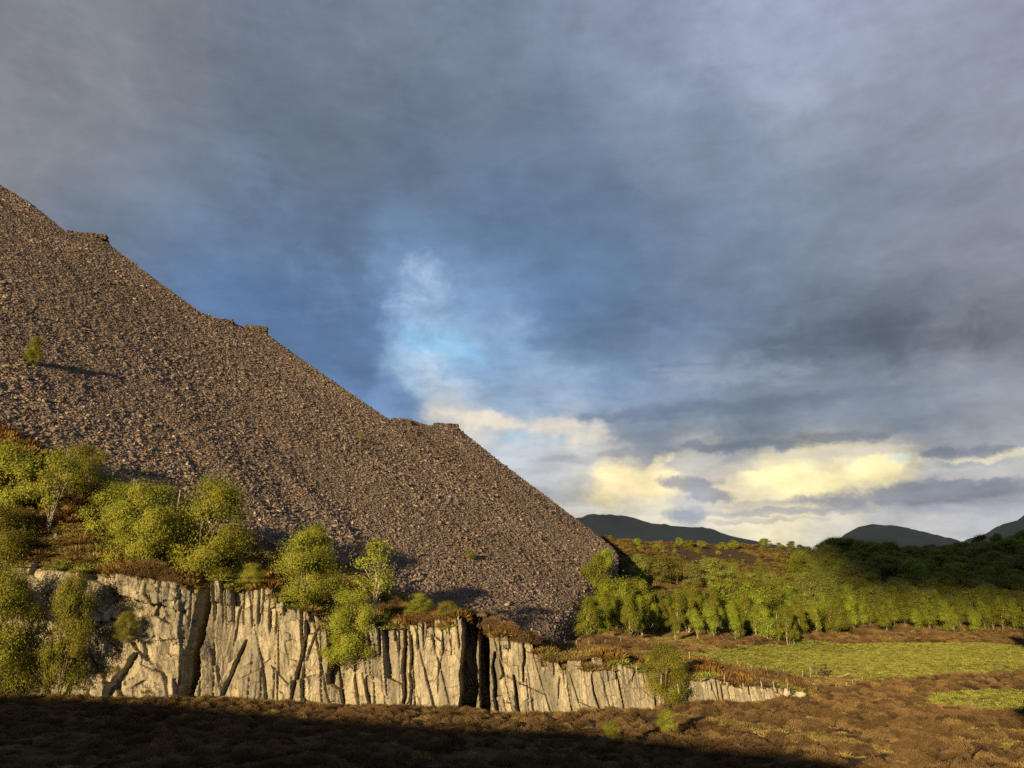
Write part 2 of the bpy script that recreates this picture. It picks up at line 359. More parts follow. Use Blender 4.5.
def m_pale(b):
    n = b.noise(pos(b), 2.5, 5, .6); return b.mix(n, (.28, .25, .20), (.55, .50, .41)), n
M_pale = material("pale boulder stone", m_pale, .9, (.6, .1))
def leafmat(name, c1, c2, tr=.3):
    def f(b):
        n = b.noise(pos(b), .6, 3, .6); r = rnd(b)
        v = b.node('ShaderNodeVectorMath')
        c = b.mix(b.step(n, .3, .7), c1, c2)
        fi = b.noise(pos(b), 5., 2)
        c = hsv(b, c, b.m('MULTIPLY', b.step(fi, .3, .7, .75, 1.25), b.step(r, 0., 1., .70, 1.25)), 1., b.step(r, 0., 1., .485, .515))
        return c, None
    return material(name, f, .7, None, tr)
M_leaf_birch = leafmat("birch leaves", (.185, .232, .028), (.335, .365, .05), .45)
M_leaf_bush = leafmat("willow leaves", (.188, .210, .028), (.355, .350, .056), .45)
M_leaf_dark = leafmat("dark woodland leaves", (.165, .185, .038), (.29, .29, .062), .4)
M_leaf_gold = leafmat("yellow gorse leaves", (.15, .13, .02), (.22, .17, .03))
def bark(name, a, c):
    return material(name, lambda b: (b.mix(b.step(b.noise(pos(b), 3., 4), .4, .6), a, c), None), .9)
M_bark_pale = bark("pale birch bark", (.20, .17, .13), (.48, .43, .35))
M_bark = bark("grey bark", (.10, .085, .065), (.25, .21, .16))
M_post = bark("weathered fence timber", (.21, .175, .13), (.36, .31, .235))
M_darkwood = bark("dark gate timber", (.06, .045, .035), (.12, .09, .065))
M_wire = material("fence wire", lambda b: (b.mix(b.noise(pos(b), 4.), (.16, .15, .14), (.3, .28, .26)), None), .5)
def m_heather(b):
    r = rnd(b); p = pos(b); n = b.noise(p, .05, 4, .6); z = b.sep(obco(b))[2]
    c = b.mix(r, (.082, .052, .027), (.215, .142, .064))
    c = hsv(b, c, b.m('ADD', .62, b.m('MULTIPLY', b.m('FRACT', b.m('MULTIPLY', r, 37.3)), .85)))
    c = b.mix(b.step(n, .52, .68, 0, .6), c, (.17, .105, .05))
    c = b.mix(b.step(b.noise(p, 4., 2), .62, .75, 0, .5), c, (.20, .14, .07))
    return c, None
M_heather = material("heather", m_heather, .95, None, .15)
M_grass = leafmat("meadow grass", (.185, .205, .038), (.30, .295, .07), .3)
M_straw = leafmat("dry moor grass", (.19, .145, .052), (.33, .25, .09), .25)
M_moor = leafmat("moor grass", (.085, .060, .024), (.20, .135, .045), .2)
M_bracken = leafmat("rusty bracken", (.15, .085, .022), (.26, .16, .045), .25)
def m_hill(b):
    p = pos(b); n = b.noise(p, .0045, 7, .66)
    return b.mix(n, (.17, .175, .135), (.36, .33, .225)), n
M_hill = material("far moorland", m_hill, 1., (.4, 30.))
M_cloud = material("cloud", lambda b: ((.75, .75, .76), None), 1.)

# ------------------------------------------------------------------ terrain definition
PHI = math.radians(54.); TT = math.tan(math.radians(35.)); KP = -59.5
def plane_y(px, py):
    """depth at which the ray of a photo pixel meets the face of the slate tip"""
    u, w = ray(px, py); return KP / (w - TT * (math.cos(PHI) - u * math.sin(PHI)))
YC_X = [-200, -80, -50, -40, -36, -33, -6, 0, 12, 22, 32, 38, 60, 400]
YC_Y = [84, 85, 88, 90, 93, 95, 94, 92, 94, 97, 100, 102, 106, 118]
ZB_X = [-200, -50, -34, -10, 0, 12, 24, 38, 60, 400]
ZB_Z = [-9.0, -9.9, -10.9, -11.7, -12.0, -11.9, -11.6, -11.5, -11.7, -11.7]
yc = lambda x: np.interp(x, YC_X, YC_Y)
zb = lambda x: np.interp(x, ZB_X, ZB_Z)
TOP = [(-420, 520), (-150, 542), (-60, 555), (0, 562), (90, 572), (172, 586), (196, 590), (203, 586), (262, 589), (294, 609), (314, 623), (329, 637),
       (338, 660), (348, 655), (361, 627), (418, 622), (468, 622), (500, 632), (520, 645), (548, 655), (565, 664), (600, 663), (640, 667), (668, 684), (690, 681),
       (716, 677), (722, 684), (745, 685), (780, 687), (797, 691), (808, 696)]
_tx, _tz = [], []
for a_, b_ in TOP:
    u_, w_ = ray(a_, b_); y_ = 92.
    for _ in range(6): y_ = float(yc(u_ * y_)) + .8
    _tx.append(u_ * y_); _tz.append(w_ * y_)
_tx += [44, 60]; _tz += [float(zb(44)), float(zb(60))]
zt = lambda x: np.interp(x, _tx, _tz)

TOE = [(-500, 150), (-300, 290), (-150, 365), (0, 432), (60, 460), (150, 499), (240, 526), (340, 562), (420, 605), (480, 626), (560, 642), (582, 640)]
TOE_X, TOE_Y = [], []
for a_, b_ in TOE:
    y_ = plane_y(a_, b_); TOE_X.append(ray(a_, b_)[0] * y_); TOE_Y.append(y_)
CTRL = []
for x_ in np.concatenate([np.linspace(-160, 60, 34)]):
    CTRL.append((x_, float(yc(x_)) + 3., float(zt(x_)) + (.4 if x_ < 36 else 0)))
for a_, b_ in TOE:
    y_ = plane_y(a_, b_); u_, w_ = ray(a_, b_); CTRL.append((u_ * y_, y_, w_ * y_ - .15))
for a_, b_, y_ in [(600, 641, 140), (640, 640, 155), (680, 634, 175), (730, 632, 195), (770, 631, 205), (830, 634, 240), (1024, 637, 262),
                   (560, 652, 108), (620, 655, 115), (660, 652, 122), (700, 655, 125), (640, 645, 135),
                   (620, 546, 330), (660, 549, 350), (700, 548, 380), (780, 550, 410), (620, 585, 250), (680, 588, 262), (690, 572, 300), (740, 590, 275), (740, 562, 350), (800, 600, 285),
                   (850, 600, 310), (850, 562, 410), (940, 560, 430), (1024, 548, 425), (1024, 595, 330), (930, 600, 310), (980, 575, 370), (1200, 545, 430), (1200, 600, 340),
                   (1100, 637, 265)]:
    CTRL.append(at(a_, b_, y_))
for p_ in [(40, 120, -11.0), (60, 122, -11.4), (55, 140, -11.4), (48, 160, -10.6), (80, 140, -11.6), (90, 170, -11.5), (140, 200, -11.4), (70, 200, -10.6), (110, 225, -11.2), (160, 160, -11.6), (220, 200, -11.4), (300, 130, -11.6),
           (150, 112, -11.6), (90, 110, -11.7), (300, 260, -11.), (-160, 250, 40), (-60, 260, 20), (0, 230, -2), (-20, 160, 0), (-160, 130, 40),
           (0, 520, 22), (150, 520, 28), (320, 520, 36), (-160, 520, 40)]:
    CTRL.append(p_)
C = np.array(CTRL)
def _tps(r2): return np.where(r2 > 1e-9, .5 * r2 * np.log(np.maximum(r2, 1e-9)), 0)
_S = 100.
_P = C[:, :2] / _S
_K = _tps(((_P[:, None] - _P[None]) ** 2).sum(-1)) + np.eye(len(_P)) * 2e-4
_Q = np.concatenate([np.ones((len(_P), 1)), _P], 1)
_A = np.block([[_K, _Q], [_Q.T, np.zeros((3, 3))]])
_w = np.linalg.solve(_A, np.concatenate([C[:, 2], np.zeros(3)]))
def HB(x, y):
    X = np.clip(x, -160, 320) / _S; Y = np.clip(y, 86, 520) / _S
    out = np.empty(X.shape).ravel(); xr, yr = X.ravel(), Y.ravel()
    for i in range(0, len(xr), 20000):
        a, b = xr[i:i + 20000], yr[i:i + 20000]
        r2 = (a[:, None] - _P[None, :, 0]) ** 2 + (b[:, None] - _P[None, :, 1]) ** 2
        out[i:i + 20000] = _tps(r2) @ _w[:-3] + _w[-3] + a * _w[-2] + b * _w[-1]
    return out.reshape(X.shape)
SA, CA = math.sin(SUN_AZ), math.cos(SUN_AZ)
TE = math.tan(SUN_EL)
def HA(x, y):
    lowf = -11.9 + (zb(x) + 11.9) * np.clip((y - 58) / (yc(x) - 58), 0, 1)      # valley floor below the hillside the camera stands on
    base = np.where(y < 58, -1.7 - 10.2 * np.clip(y / 58., 0, 1), lowf)
    q = -SA * x - CA * y; s = CA * x - SA * y
    crest = 10.6 + 1.0 * (fbm(s * .035, s * 0, 5, 3) - .5) - 24. * ss(s, -6, 24)
    r = ss(q, -4, 78)
    return base + (crest - base) * r
def HT(x, y):
    x = np.asarray(x, float); y = np.asarray(y, float); x, y = np.broadcast_arrays(x, y)
    pl = KP + TT * (y * math.cos(PHI) - x * math.sin(PHI)); ty = np.interp(x, TOE_X, TOE_Y)
    hb = HB(x, y)
    hb = np.where((y > ty) & (x < 14), np.minimum(hb, pl - np.clip((y - ty) * .4, 0, 3)), hb)
    h = np.where(y < yc(x) + np.where(x < 40, 11, 0), HA(x, y), hb)
    t = ss(y, 480, 1500); h = h * (1 - t) + (-25) * t
    h = h + (fbm(x * .06, y * .06, 3, 3) - .5) * (1.0 + ss(y, 230, 320) * 3)
    return h
def Hs(x, y): return float(HT(np.array([x]), np.array([y]))[0])

def zone(x, y):
    """what grows where: 0 heather, 1 meadow grass, 2 dry grass, 3 rusty moor, 4 bare bank and ground darkened as painted shade"""
    n = fbm(x * .05, y * .05, 21, 4); u = x / np.maximum(y, 1)
    z = np.zeros(x.shape, int)
    z = np.where((y > yc(x) + 8) & (x < 40) & (n > .52), 2, z)
    # hillside beyond the birches
    z = np.where(y > 235, 3, z); z = np.where((y > 235) & (n > .55), 2, z); z = np.where((y > 300) & (n < .43), 0, z)
    z = np.where(((x - 58) / 20) ** 2 + ((y - 285) / 32) ** 2 < .7 + n * .5, 4, z)  # hollow of bare earth, its colour darkened to stand for shade
    z = np.where((y > 226) & (y < 264 + (n - .5) * 20) & (x > .26 * y), 4, z)  # strip behind the meadow: shade painted in as dark ground
    # meadow
    edge = np.interp(x, [26, 40, 60, 80, 110, 160, 260], [122, 118, 123, 131, 142, 156, 180]) + (n - .5) * 7
    far = np.interp(x, [26, 45, 70, 110, 260], [128, 165, 205, 224, 236]) + (n - .5) * 8
    z = np.where((y > edge) & (y < far) & (x > 26), 1, z)
    # strips of grass among the heather
    st = (np.abs(y - 97 - (n - .5) * 8) < np.interp(x, [43, 51, 60, 90], [0, 5, 13, 17]))
    s2 = np.abs(y - (87 - 1.5 * (x - 19)) - (n - .5) * 12) < np.interp(x, [12, 18, 27, 33], [0, 3.0, 3.4, 0])
    z = np.where(s2 & (x > 12) & (x < 33), 2, z)
    s3 = np.abs(y - 76 - (n - .5) * 14) < np.interp(x, [38, 46, 60], [0, 1.8, 2.5]); z = np.where(s3 & (x > 38), 2, z)
    z = np.where((y > 50) & (y < 125) & (x > 8) & (n > .67), 2, z)
    z = np.where(st & (x > 48), 1, z)
    return z
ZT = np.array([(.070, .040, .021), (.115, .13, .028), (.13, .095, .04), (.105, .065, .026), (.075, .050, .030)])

def axis(parts):
    out = []
    for a, b, st in parts: out.append(np.arange(a, b, st))
    return np.concatenate(out + [[parts[-1][1]]])
gx = axis([(-12000, -2000, 1500), (-2000, -300, 100), (-300, -110, 10), (-110, 150, .8), (150, 320, 4), (320, 2000, 80), (2000, 12000, 1000)])
gy = axis([(-3000, -300, 300), (-300, -30, 8), (-30, 14, 2), (14, 130, .7), (130, 240, 1.2), (240, 560, 4), (560, 2000, 60), (2000, 16000, 1000)])
GX, GY = np.meshgrid(gx, gy)
GZ = HT(GX, GY)
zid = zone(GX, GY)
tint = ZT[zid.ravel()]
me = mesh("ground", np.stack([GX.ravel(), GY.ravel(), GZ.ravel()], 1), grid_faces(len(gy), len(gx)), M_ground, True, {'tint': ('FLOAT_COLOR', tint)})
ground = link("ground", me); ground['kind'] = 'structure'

# ------------------------------------------------------------------ the slate tip
CREST = [(-700, -190), (-500, -80), (-300, 20), (-150, 98), (0, 185), (30, 203), (62, 229), (66, 232), (86, 233), (103, 236), (107, 243), (140, 268), (176, 295), (200, 312), (215, 318), (232, 322),
         (244, 327), (262, 328), (267, 334), (300, 358), (340, 386), (372, 408), (390, 420), (405, 419), (420, 423), (432, 426), (446, 424), (459, 429), (470, 438), (500, 462), (540, 492), (572, 516), (598, 536), (611, 546), (618, 556)]
cpx = np.array([c[0] for c in CREST], float); cpy = np.array([c[1] for c in CREST], float)
tpx = np.array([t[0] for t in TOE] + [600, 618], float); tpy = np.array([t[1] for t in TOE] + [606, 562], float)
cols = np.concatenate([np.linspace(-700, 0, 90, endpoint=False), np.linspace(0, 618, 420)])
NR = 150
tip = np.zeros((NR + 40, len(cols), 3))
cosP, sinP = math.cos(PHI), math.sin(PHI)
def scree_pt(px, py):
    """point of the scree surface seen at a pixel: the plane plus a shallow second cone bending away on the right"""
    a = (px - 512.0) / F; v = (384.0 - py) / F
    dy = CP - v * SP; dz = SP + v * CP; u = a / dy; w = dz / dy
    y = KP / (w - TT * (cosP - u * sinP))
    line = np.interp(py, [400, 420, 520, 620, 660], [378, 392, 470, 560, 592])
    b = np.clip((px - line) / 100., 0, 2.2)
    b2 = np.clip((px - np.interp(py, [540, 560, 600, 640], [640, 608, 568, 540])) / 40., 0, 1.3)
    return u, w, y * (1 + .10 * b * b / (b + .35)) * (1 + .10 * b2 * b2)
for j, px in enumerate(cols):
    pt, pc = np.interp(px, tpx, tpy) + 7, np.interp(px, cpx, cpy)
    t = np.linspace(0, 1, NR)
    py = pt + (pc - pt) * t
    u, w, y = scree_pt(np.full(NR, px), py)
    fall = np.stack([u * y, y, w * y], 1)
    along = fall[:, 0] * cosP + fall[:, 1] * sinP; up = -fall[:, 0] * sinP + fall[:, 1] * cosP
    und = (fbm(along * .05, up * .008, 40, 3) - .5) * 2.0 + (fbm(along * .20, up * .02, 44, 3) - .5) * .6 + (fbm(along * .9, up * .9, 47, 2) - .5) * .5
    und *= np.minimum(1, np.minimum(t * 8, (1 - t) * 12 + .12))
    fall[:, 2] += und
    tip[:NR, j] = fall
    last = fall[-1]
    k = np.linspace(0, 1, 41)[1:]
    back = np.stack([last[0] + 60 * k * .35, last[1] + 120 * k, last[2] - 75 * k ** 1.2 * (np.clip(last[2] + 20, 5, 75) / 75)], 1)
    tip[NR:, j] = back
me = mesh("spoil_tip", tip.reshape(-1, 3), grid_faces(NR + 40, len(cols)), M_scree, True)
o = link("spoil_tip", me); o['kind'] = 'structure'

# ------------------------------------------------------------------ instanced ground cover
def proto_coll(name, meshes):
    c = bpy.data.collections.new(name)
    for i, m_ in enumerate(meshes): c.objects.link(bpy.data.objects.new("%s_%02d" % (name, i), m_))
    return c
def scatter(name, P, R, S, I, coll):
    me = mesh(name, P, np.zeros((0, 4), int), None, False, {'rot': ('FLOAT_VECTOR', R), 'scl': ('FLOAT_VECTOR', S), 'pick': ('FLOAT', I)})
    o = link(name, me); o['kind'] = 'stuff'
    g = bpy.data.node_groups.new(name, 'GeometryNodeTree')
    g.interface.new_socket('Geometry', in_out='INPUT', socket_type='NodeSocketGeometry'); g.interface.new_socket('Geometry', in_out='OUTPUT', socket_type='NodeSocketGeometry')
    n = g.nodes; gi = n.new('NodeGroupInput'); go = n.new('NodeGroupOutput'); ip = n.new('GeometryNodeInstanceOnPoints'); ci = n.new('GeometryNodeCollectionInfo')
    ci.inputs['Collection'].default_value = coll; ci.inputs['Separate Children'].default_value = True; ci.inputs['Reset Children'].default_value = True
    def na(nm, ty):
        a = n.new('GeometryNodeInputNamedAttribute'); a.data_type = ty; a.inputs[0].default_value = nm; return a.outputs[0]
    L = g.links
    L.new(gi.outputs[0], ip.inputs['Points']); L.new(ci.outputs[0], ip.inputs['Instance']); ip.inputs['Pick Instance'].default_value = True
    f2i = n.new('FunctionNodeFloatToInt'); L.new(na('pick', 'FLOAT'), f2i.inputs[0]); L.new(f2i.outputs[0], ip.inputs['Instance Index'])
    e2r = n.new('FunctionNodeEulerToRotation'); L.new(na('rot', 'FLOAT_VECTOR'), e2r.inputs[0]); L.new(e2r.outputs[0], ip.inputs['Rotation'])
    L.new(na('scl', 'FLOAT_VECTOR'), ip.inputs['Scale']); L.new(ip.outputs[0], go.inputs[0])
    md = o.modifiers.new("scatter", 'NODES'); md.node_group = g
    return o
rng = np.random.default_rng(7)
def slab_mesh(seed):
    r = np.random.default_rng(seed); mb = MB()
    n = 6; th = np.sort(r.uniform(0, 2 * np.pi, n)); rad = r.uniform(.35, .6, n)
    bx = np.stack([np.cos(th) * rad, np.sin(th) * rad * r.uniform(.5, .9)], 1); h = r.uniform(.12, .35)
    V = np.concatenate([np.c_[bx, np.full(n, -h / 2)], np.c_[bx * r.uniform(.75, .95), h / 2 + r.uniform(-.08, .08, n)], [[0, 0, h / 2 + .03]]])
    Fq = [(i, (i + 1) % n, n + (i + 1) % n, n + i) for i in range(n)] + [(n + i, n + (i + 1) % n, n + (i + 2) % n, 2 * n) for i in range(0, n, 2)]
    return mesh("slab", V, np.array(Fq), M_slab)
slabs = proto_coll("slab", [slab_mesh(i) for i in range(8)])
# points on the visible face of the tip, uniform by area
A_ = tip[:NR - 1, :-1]; B_ = tip[:NR - 1, 1:]; D_ = tip[1:NR, :-1]
area = np.linalg.norm(np.cross(B_ - A_, D_ - A_), axis=2).ravel()
keep_c = np.repeat((cols[:-1] > -140)[None], NR - 1, 0).ravel(); area = area * keep_c
dist = np.linalg.norm(A_.reshape(-1, 3), axis=1)
wgt = area / np.maximum(dist, 60) ** .5
NS = 330000
pick = rng.choice(len(wgt), NS, p=wgt / wgt.sum())
ra, rb = rng.random(NS)[:, None], rng.random(NS)[:, None]
P = A_.reshape(-1, 3)[pick] + ra * (B_ - A_).reshape(-1, 3)[pick] + rb * (D_ - A_).reshape(-1, 3)[pick]
_al = P[:, 0] * cosP + P[:, 1] * sinP
size = np.exp(rng.normal(-1.30, .50, NS)) * (.75 + .5 * fbm(_al * .12, P[:, 2] * .02, 81, 3)); size = np.clip(size, .16, 1.25) * (1 + .25 * (np.linalg.norm(P, axis=1) > 170))
size *= 1 + .4 * (1 - (pick // (len(cols) - 1)) / NR) ** 4; P[:, 2] += size * .04
R = np.stack([math.radians(30) + rng.normal(0, .25, NS), rng.normal(0, .25, NS), PHI + rng.uniform(-1.3, 1.3, NS)], 1)
S = np.stack([size * rng.uniform(.7, 1.4, NS), size * rng.uniform(.6, 1.2, NS), size * rng.uniform(.6, 1.4, NS)], 1)
scatter("slate_rubble", P, R, S, rng.integers(0, 8, NS), slabs)

# ------------------------------------------------------------------ the rock face
xs = np.arange(-82, 42.0, .07)
NT = 165
tt = np.linspace(0, 1, NT)
XX, TTm = np.meshgrid(xs, tt)
zb_, zt_ = zb(XX) - .6, zt(XX)
c1 = cells(xs / 1.3, xs * 0 + .5, 300)
topj = (c1[0] - .5) * 1.3 + (cells(xs / .45, xs * 0 + .5, 310)[0] - .5) * .6
zt_ = zt_ + topj[None] * np.clip((zt_ - zb_) / 6, .15, 1)
ZZ = zb_ + (zt_ - zb_) * TTm
leftpart = 1 - ss(XX, -39.5, -36.5)                      # the paler, more broken rock on the left
skew = XX + .12 * ZZ + (fbm(XX * .10, ZZ * .10, 320, 2) - .5) * 1.6
D = np.zeros_like(XX); paler = ss(XX, 3, 7)
calm = ss(fbm(XX * .11, ZZ * .10, 330, 2), .30, .46) * (1 - leftpart)   # broad smooth cleavage faces
def columns(x, z, w, h, seed):
    """upright slabs side by side, each broken at a few heights"""
    xi = x / w; i0 = np.floor(xi)
    bnd = lambda k: k + .85 * (_h(k, k * 0, seed) - .5)
    idx = np.where(xi < bnd(i0), i0 - 1, np.where(xi >= bnd(i0 + 1), i0 + 1, i0))
    xl, xr = bnd(idx), bnd(idx + 1); ox = (xi - (xl + xr) / 2) * w; edge = np.minimum(xi - xl, xr - xi) * w
    zi = z / (h * (.6 + .9 * _h(idx, idx * 0, seed + 1))) + 7.3 * _h(idx, idx * 0, seed + 2) + ox * .10 * (_h(idx, idx * 0, seed + 6) - .5) * 4; iz = np.floor(zi); oz = (zi - iz - .5) * h
    return _h(idx, iz, seed + 3), _h(idx, iz, seed + 4), _h(idx + (xi > (xl + xr) / 2), idx * 0 + 3, seed + 5), ox, oz, edge
calm = np.maximum(calm, .85 * paler); tone = -.5 * paler
CL_LV = [(6.0, 16., 2.1, .22, .04, 700, .14), (2.5, 6.5, 1.05, .34, .06, 720, .30), (.85, 3.0, .40, .35, .08, 740, .10), (.33, 1.6, .13, .3, .08, 760, .20)]
Dc = np.zeros_like(XX); Dl = np.zeros_like(XX)
for lv, (wx_, hz_, amp, tx_, tz_, sd, lean_) in enumerate(CL_LV):
    q = [1, 1 - .55 * calm, 1 - .95 * calm, 1 - .85 * calm][lv]
    r1, r2, rc, ox, oy, edge = columns(XX + lean_ * ZZ + (fbm(XX * .16, ZZ * .16, sd + 9, 2) - .5) * .30, ZZ, wx_, hz_, sd)
    Dc += q * ((r1 - .5) * amp + ox * (r2 - .5) * tx_ * 2 + oy * (_h(np.floor(r1 * 9973), np.floor(r2 * 9973), sd + 8) - .5) * tz_ * 2)
    if lv < 3: Dc += (1.0, .8, .5)[lv] * (edge < (.09, .07, .05)[lv]) * (rc > (.35, .5, .6)[lv]) * (.25 + .75 * q)
    if lv == 2:                                           # short blocks and open joints along the broken top edge
        tp = ss(TTm, .62, .75) * (1 - leftpart) * (1 - .7 * paler); Dc += tp * ((r1 - .5) * .9 + .8 * (edge < .07) * (rc > .3))
    if lv in (1, 2): tone += (r2 - .5) * (1.1, .7)[lv - 1]
    kx, kz = .8, .34
    r1, r2, r3, ox, oy, gap = cells((skew + .35 * ZZ) / (wx_ * kx), ZZ / (min(hz_, 10) * kz), sd + 200)
    Dl += ((r1 - .5) * amp * 1.0 + ox * wx_ * (r2 - .5) * tx_ * 2.0 + oy * 2.5 * (r3 - .5) * .2) * (1, .8, .5, .4)[lv]
D = Dc * (1 - leftpart) + Dl * leftpart
D += (fbm(XX * 1.5, ZZ * .7, 500, 4) - .5) * .22 * (1 + leftpart * 1.2)
D += leftpart * (fbm(XX * .25, ZZ * .35, 520, 3) - .5) * 2.
D += TTm * (1.3 + 2.0 * leftpart)                        # leans back
# deep clefts: pixel x at mid height, half width m, depth m, lean (m of x per m of z), from/to height fraction
GASH = [(187, .72, 8.5, .03, 0, 1.2), (468, .95, 8.5, .02, 0, 1.2), (484, .55, 6.0, -.03, 0, 1.1), (239, .30, 1.6, .28, 0, .55), (300, .22, 2.0, .12, 0, .85), (306, .18, 1.4, .22, .5, 1.1),
        (404, .35, 2.4, -.06, 0, 1.0), (411, .20, 1.6, -.05, 0, .9), (496, .32, 2.2, -.08, 0, .75), (515, .35, 2.2, -.16, 0, .55), (524, .22, 1.6, .02, .45, .9), (336, 1.2, 2.2, .25, .35, 1.2),
        (352, .2, 1.3, -.25, 0, .5), (362, .18, 1.2, -.2, 0, .4), (594, .22, 1.5, -.16, .1, .9), (690, .35, 1.8, .0, 0, 1.1), (724, .28, 2.2, .0, .1, 1.1), (730, .22, 1.8, .02, .2, 1.1),
        (130, .5, 1.8, .3, 0, .4), (655, .25, 1.5, .1, 0, .8), (764, .2, 1., .1, 0, 1.), (275, .15, 1., .0, 0, .35), (228, .16, 1., .1, .5, 1.), (440, .14, .9, .1, .2, .7), (560, .16, 1., .15, .2, .8)]
GD = np.zeros_like(XX)
for px, hw, dep, lean, f0, f1 in GASH:
    u_, _ = ray(px, 660); x0 = u_ * float(yc(u_ * 95))
    zm = (zb(x0) + zt(x0)) / 2
    cx = x0 + lean * (ZZ - zm) + (fbm(ZZ * .5, ZZ * 0 + px, 600, 3) - .5) * (.30 if dep < 5 else .5)
    wv = hw * ((.75 + .6 * np.floor(vn(ZZ * .45, ZZ * 0 + px, 610) * 4) / 4) if dep < 5 else (.85 + .35 * vn(ZZ * .35, ZZ * 0 + px, 610)))
    if dep > 5: e = np.clip((wv - np.abs(XX - cx)) / .12, 0, 1)
    else:                                                 # a wedge: sheer on the left, running out to the right
        f = np.clip((TTm - f0) / max(f1 - f0, .01), 0, 1); wv = wv * 1.5 * np.sin(np.pi * (.12 + .80 * f)) ** .7 * (TTm >= f0) * (TTm <= f1)
        k = (XX - cx + wv) / (2 * wv + 1e-6); e = np.where((k > 0) & (k < 1), (1 - k) * np.clip(k * 2 * wv / .16, 0, 1), 0)
    GD = np.maximum(GD, e * dep)
for A__ in (D, tone):
    A__[:, 1:-1] = .25 * A__[:, :-2] + .5 * A__[:, 1:-1] + .25 * A__[:, 2:]
fade = np.clip((zt_ - zb_) / 4., .12, 1)
YY = yc(XX) + (D * fade) + GD * np.clip((zt_ - zb_) / 5., .3, 1)
face = np.stack([XX, YY, ZZ], 2)
NSH = 12
sh = np.zeros((NSH, len(xs), 3))
for i in range(NSH):
    f = (i + 1) / NSH; yb = yc(xs) + 12.5
    yy = YY[-1] + (np.maximum(yb, YY[-1] + .3) - YY[-1]) * f
    zz = ZZ[-1] * (1 - f) ** .8 + (HT(xs, yb + .2) + .1) * (1 - (1 - f) ** .8)
    sh[i] = np.stack([xs, yy, zz + (fbm(xs * .8, yy * .8, 530, 3) - .5) * .5 * (1 - f)], 1)
cl = np.concatenate([face, sh], 0)
me = mesh("cliff", cl.reshape(-1, 3), grid_faces(NT + NSH, len(xs)), M_cliff, False, {'tone': ('FLOAT', np.concatenate([tone, np.zeros((NSH, len(xs)))], 0).ravel())})
cliff = link("cliff", me); cliff['kind'] = 'structure'
def shelf(x, y):
    """height of the ground on the cliff's shelf or behind it"""
    y0 = float(np.interp(x, xs, YY[-1])); yb = float(yc(x)) + 12.5
    if y >= yb or x > 40: return Hs(x, y)
    f = min(max((y - y0) / (yb - y0), 0), 1); k = (1 - f) ** .8
    return float(np.interp(x, xs, ZZ[-1])) * k + (Hs(x, yb + .2) + .1) * (1 - k)

# ------------------------------------------------------------------ tufts: heather, grass, bracken
def tuft(seed, n, h, spread, wid, lean, mat):
    r = np.random.default_rng(seed)
    th = r.uniform(0, 2 * np.pi, n); rr = np.sqrt(r.random(n)) * spread
    base = np.stack([np.cos(th) * rr, np.sin(th) * rr, np.zeros(n) - .05], 1)
    dome = np.sqrt(np.clip(1 - (rr / spread) ** 2, .08, 1))
    tipv = base + np.stack([np.cos(th + r.normal(0, .6, n)) * lean * rr / spread, np.sin(th + r.normal(0, .6, n)) * lean * rr / spread, h * dome * r.uniform(.55, 1.1, n)], 1)
    ph = r.uniform(0, 2 * np.pi, n); side = np.stack([np.cos(ph), np.sin(ph), r.normal(0, .3, n)], 1) * wid
    mid = base * .45 + tipv * .55
    V = np.stack([base, mid + side, tipv, mid - side], 1).reshape(-1, 3)
    return mesh("tuft", V, np.arange(4 * n).reshape(-1, 4), mat)
def mound(seed, n, rad, h, wid, mat):
    """a rounded heather bush of many short sprigs"""
    r = np.random.default_rng(seed)
    th = r.uniform(0, 6.2832, n); cz = r.uniform(-.05, 1, n); k = r.uniform(.72, 1.08, n) * (1 + .22 * np.sin(th * 3 + r.uniform(0, 6)) )
    sxy = np.sqrt(np.clip(1 - cz * cz, 0, 1))
    c = np.stack([np.cos(th) * sxy * rad * k, np.sin(th) * sxy * rad * k, cz * h * k], 1)
    dirn = np.stack([np.cos(th) * sxy, np.sin(th) * sxy, cz + .7], 1) + r.normal(0, .45, (n, 3)); dirn /= np.linalg.norm(dirn, axis=1)[:, None]
    sd = np.cross(dirn, r.normal(0, 1, (n, 3))); sd /= np.linalg.norm(sd, axis=1)[:, None]
    l = r.uniform(.6, 1.3, n)[:, None] * wid * 2.4
    V = np.stack([c - dirn * l, c + sd * wid, c + dirn * l, c - sd * wid], 1).reshape(-1, 3)
    return mesh("tuft", V, np.arange(4 * n).reshape(-1, 4), mat)
heath = proto_coll("heather", [mound(i, 2000, .78, .52, .016, M_heather) for i in range(7)])
grassc = proto_coll("grass", [tuft(20 + i, 120, .30, .55, .045, .35, M_grass) for i in range(4)])
strawc = proto_coll("straw", [tuft(30 + i, 190, .36, .55, .03, .45, M_straw) for i in range(4)])
brackc = proto_coll("bracken", [tuft(40 + i, 130, .75, .8, .09, .5, M_bracken) for i in range(4)])
def jitter_pts(x0, x1, y0, y1, sp, keep):
    a = np.arange(x0, x1, sp); b = np.arange(y0, y1, sp); X, Y = np.meshgrid(a, b)
    X = X + rng.uniform(-.5, .5, X.shape) * sp; Y = Y + rng.uniform(-.5, .5, Y.shape) * sp
    X, Y = X.ravel(), Y.ravel(); m = keep(X, Y); return X[m], Y[m]
def spread_tufts(name, X, Y, coll, s0, s1, nk, zz=None):
    Z = HT(X, Y) if zz is None else zz
    n = len(X); s = rng.uniform(s0, s1, n) * (.75 + .6 * fbm(X * .25, Y * .25, 77, 2))
    scatter(name, np.stack([X, Y, Z], 1), np.stack([rng.normal(0, .12, n), rng.normal(0, .12, n), rng.uniform(0, 6.28, n)], 1),
            np.stack([s, s, s * rng.uniform(.7, 1.4, n)], 1), rng.integers(0, nk, n), coll)
inview = lambda X, Y: (np.abs(X) < .74 * Y + 4)
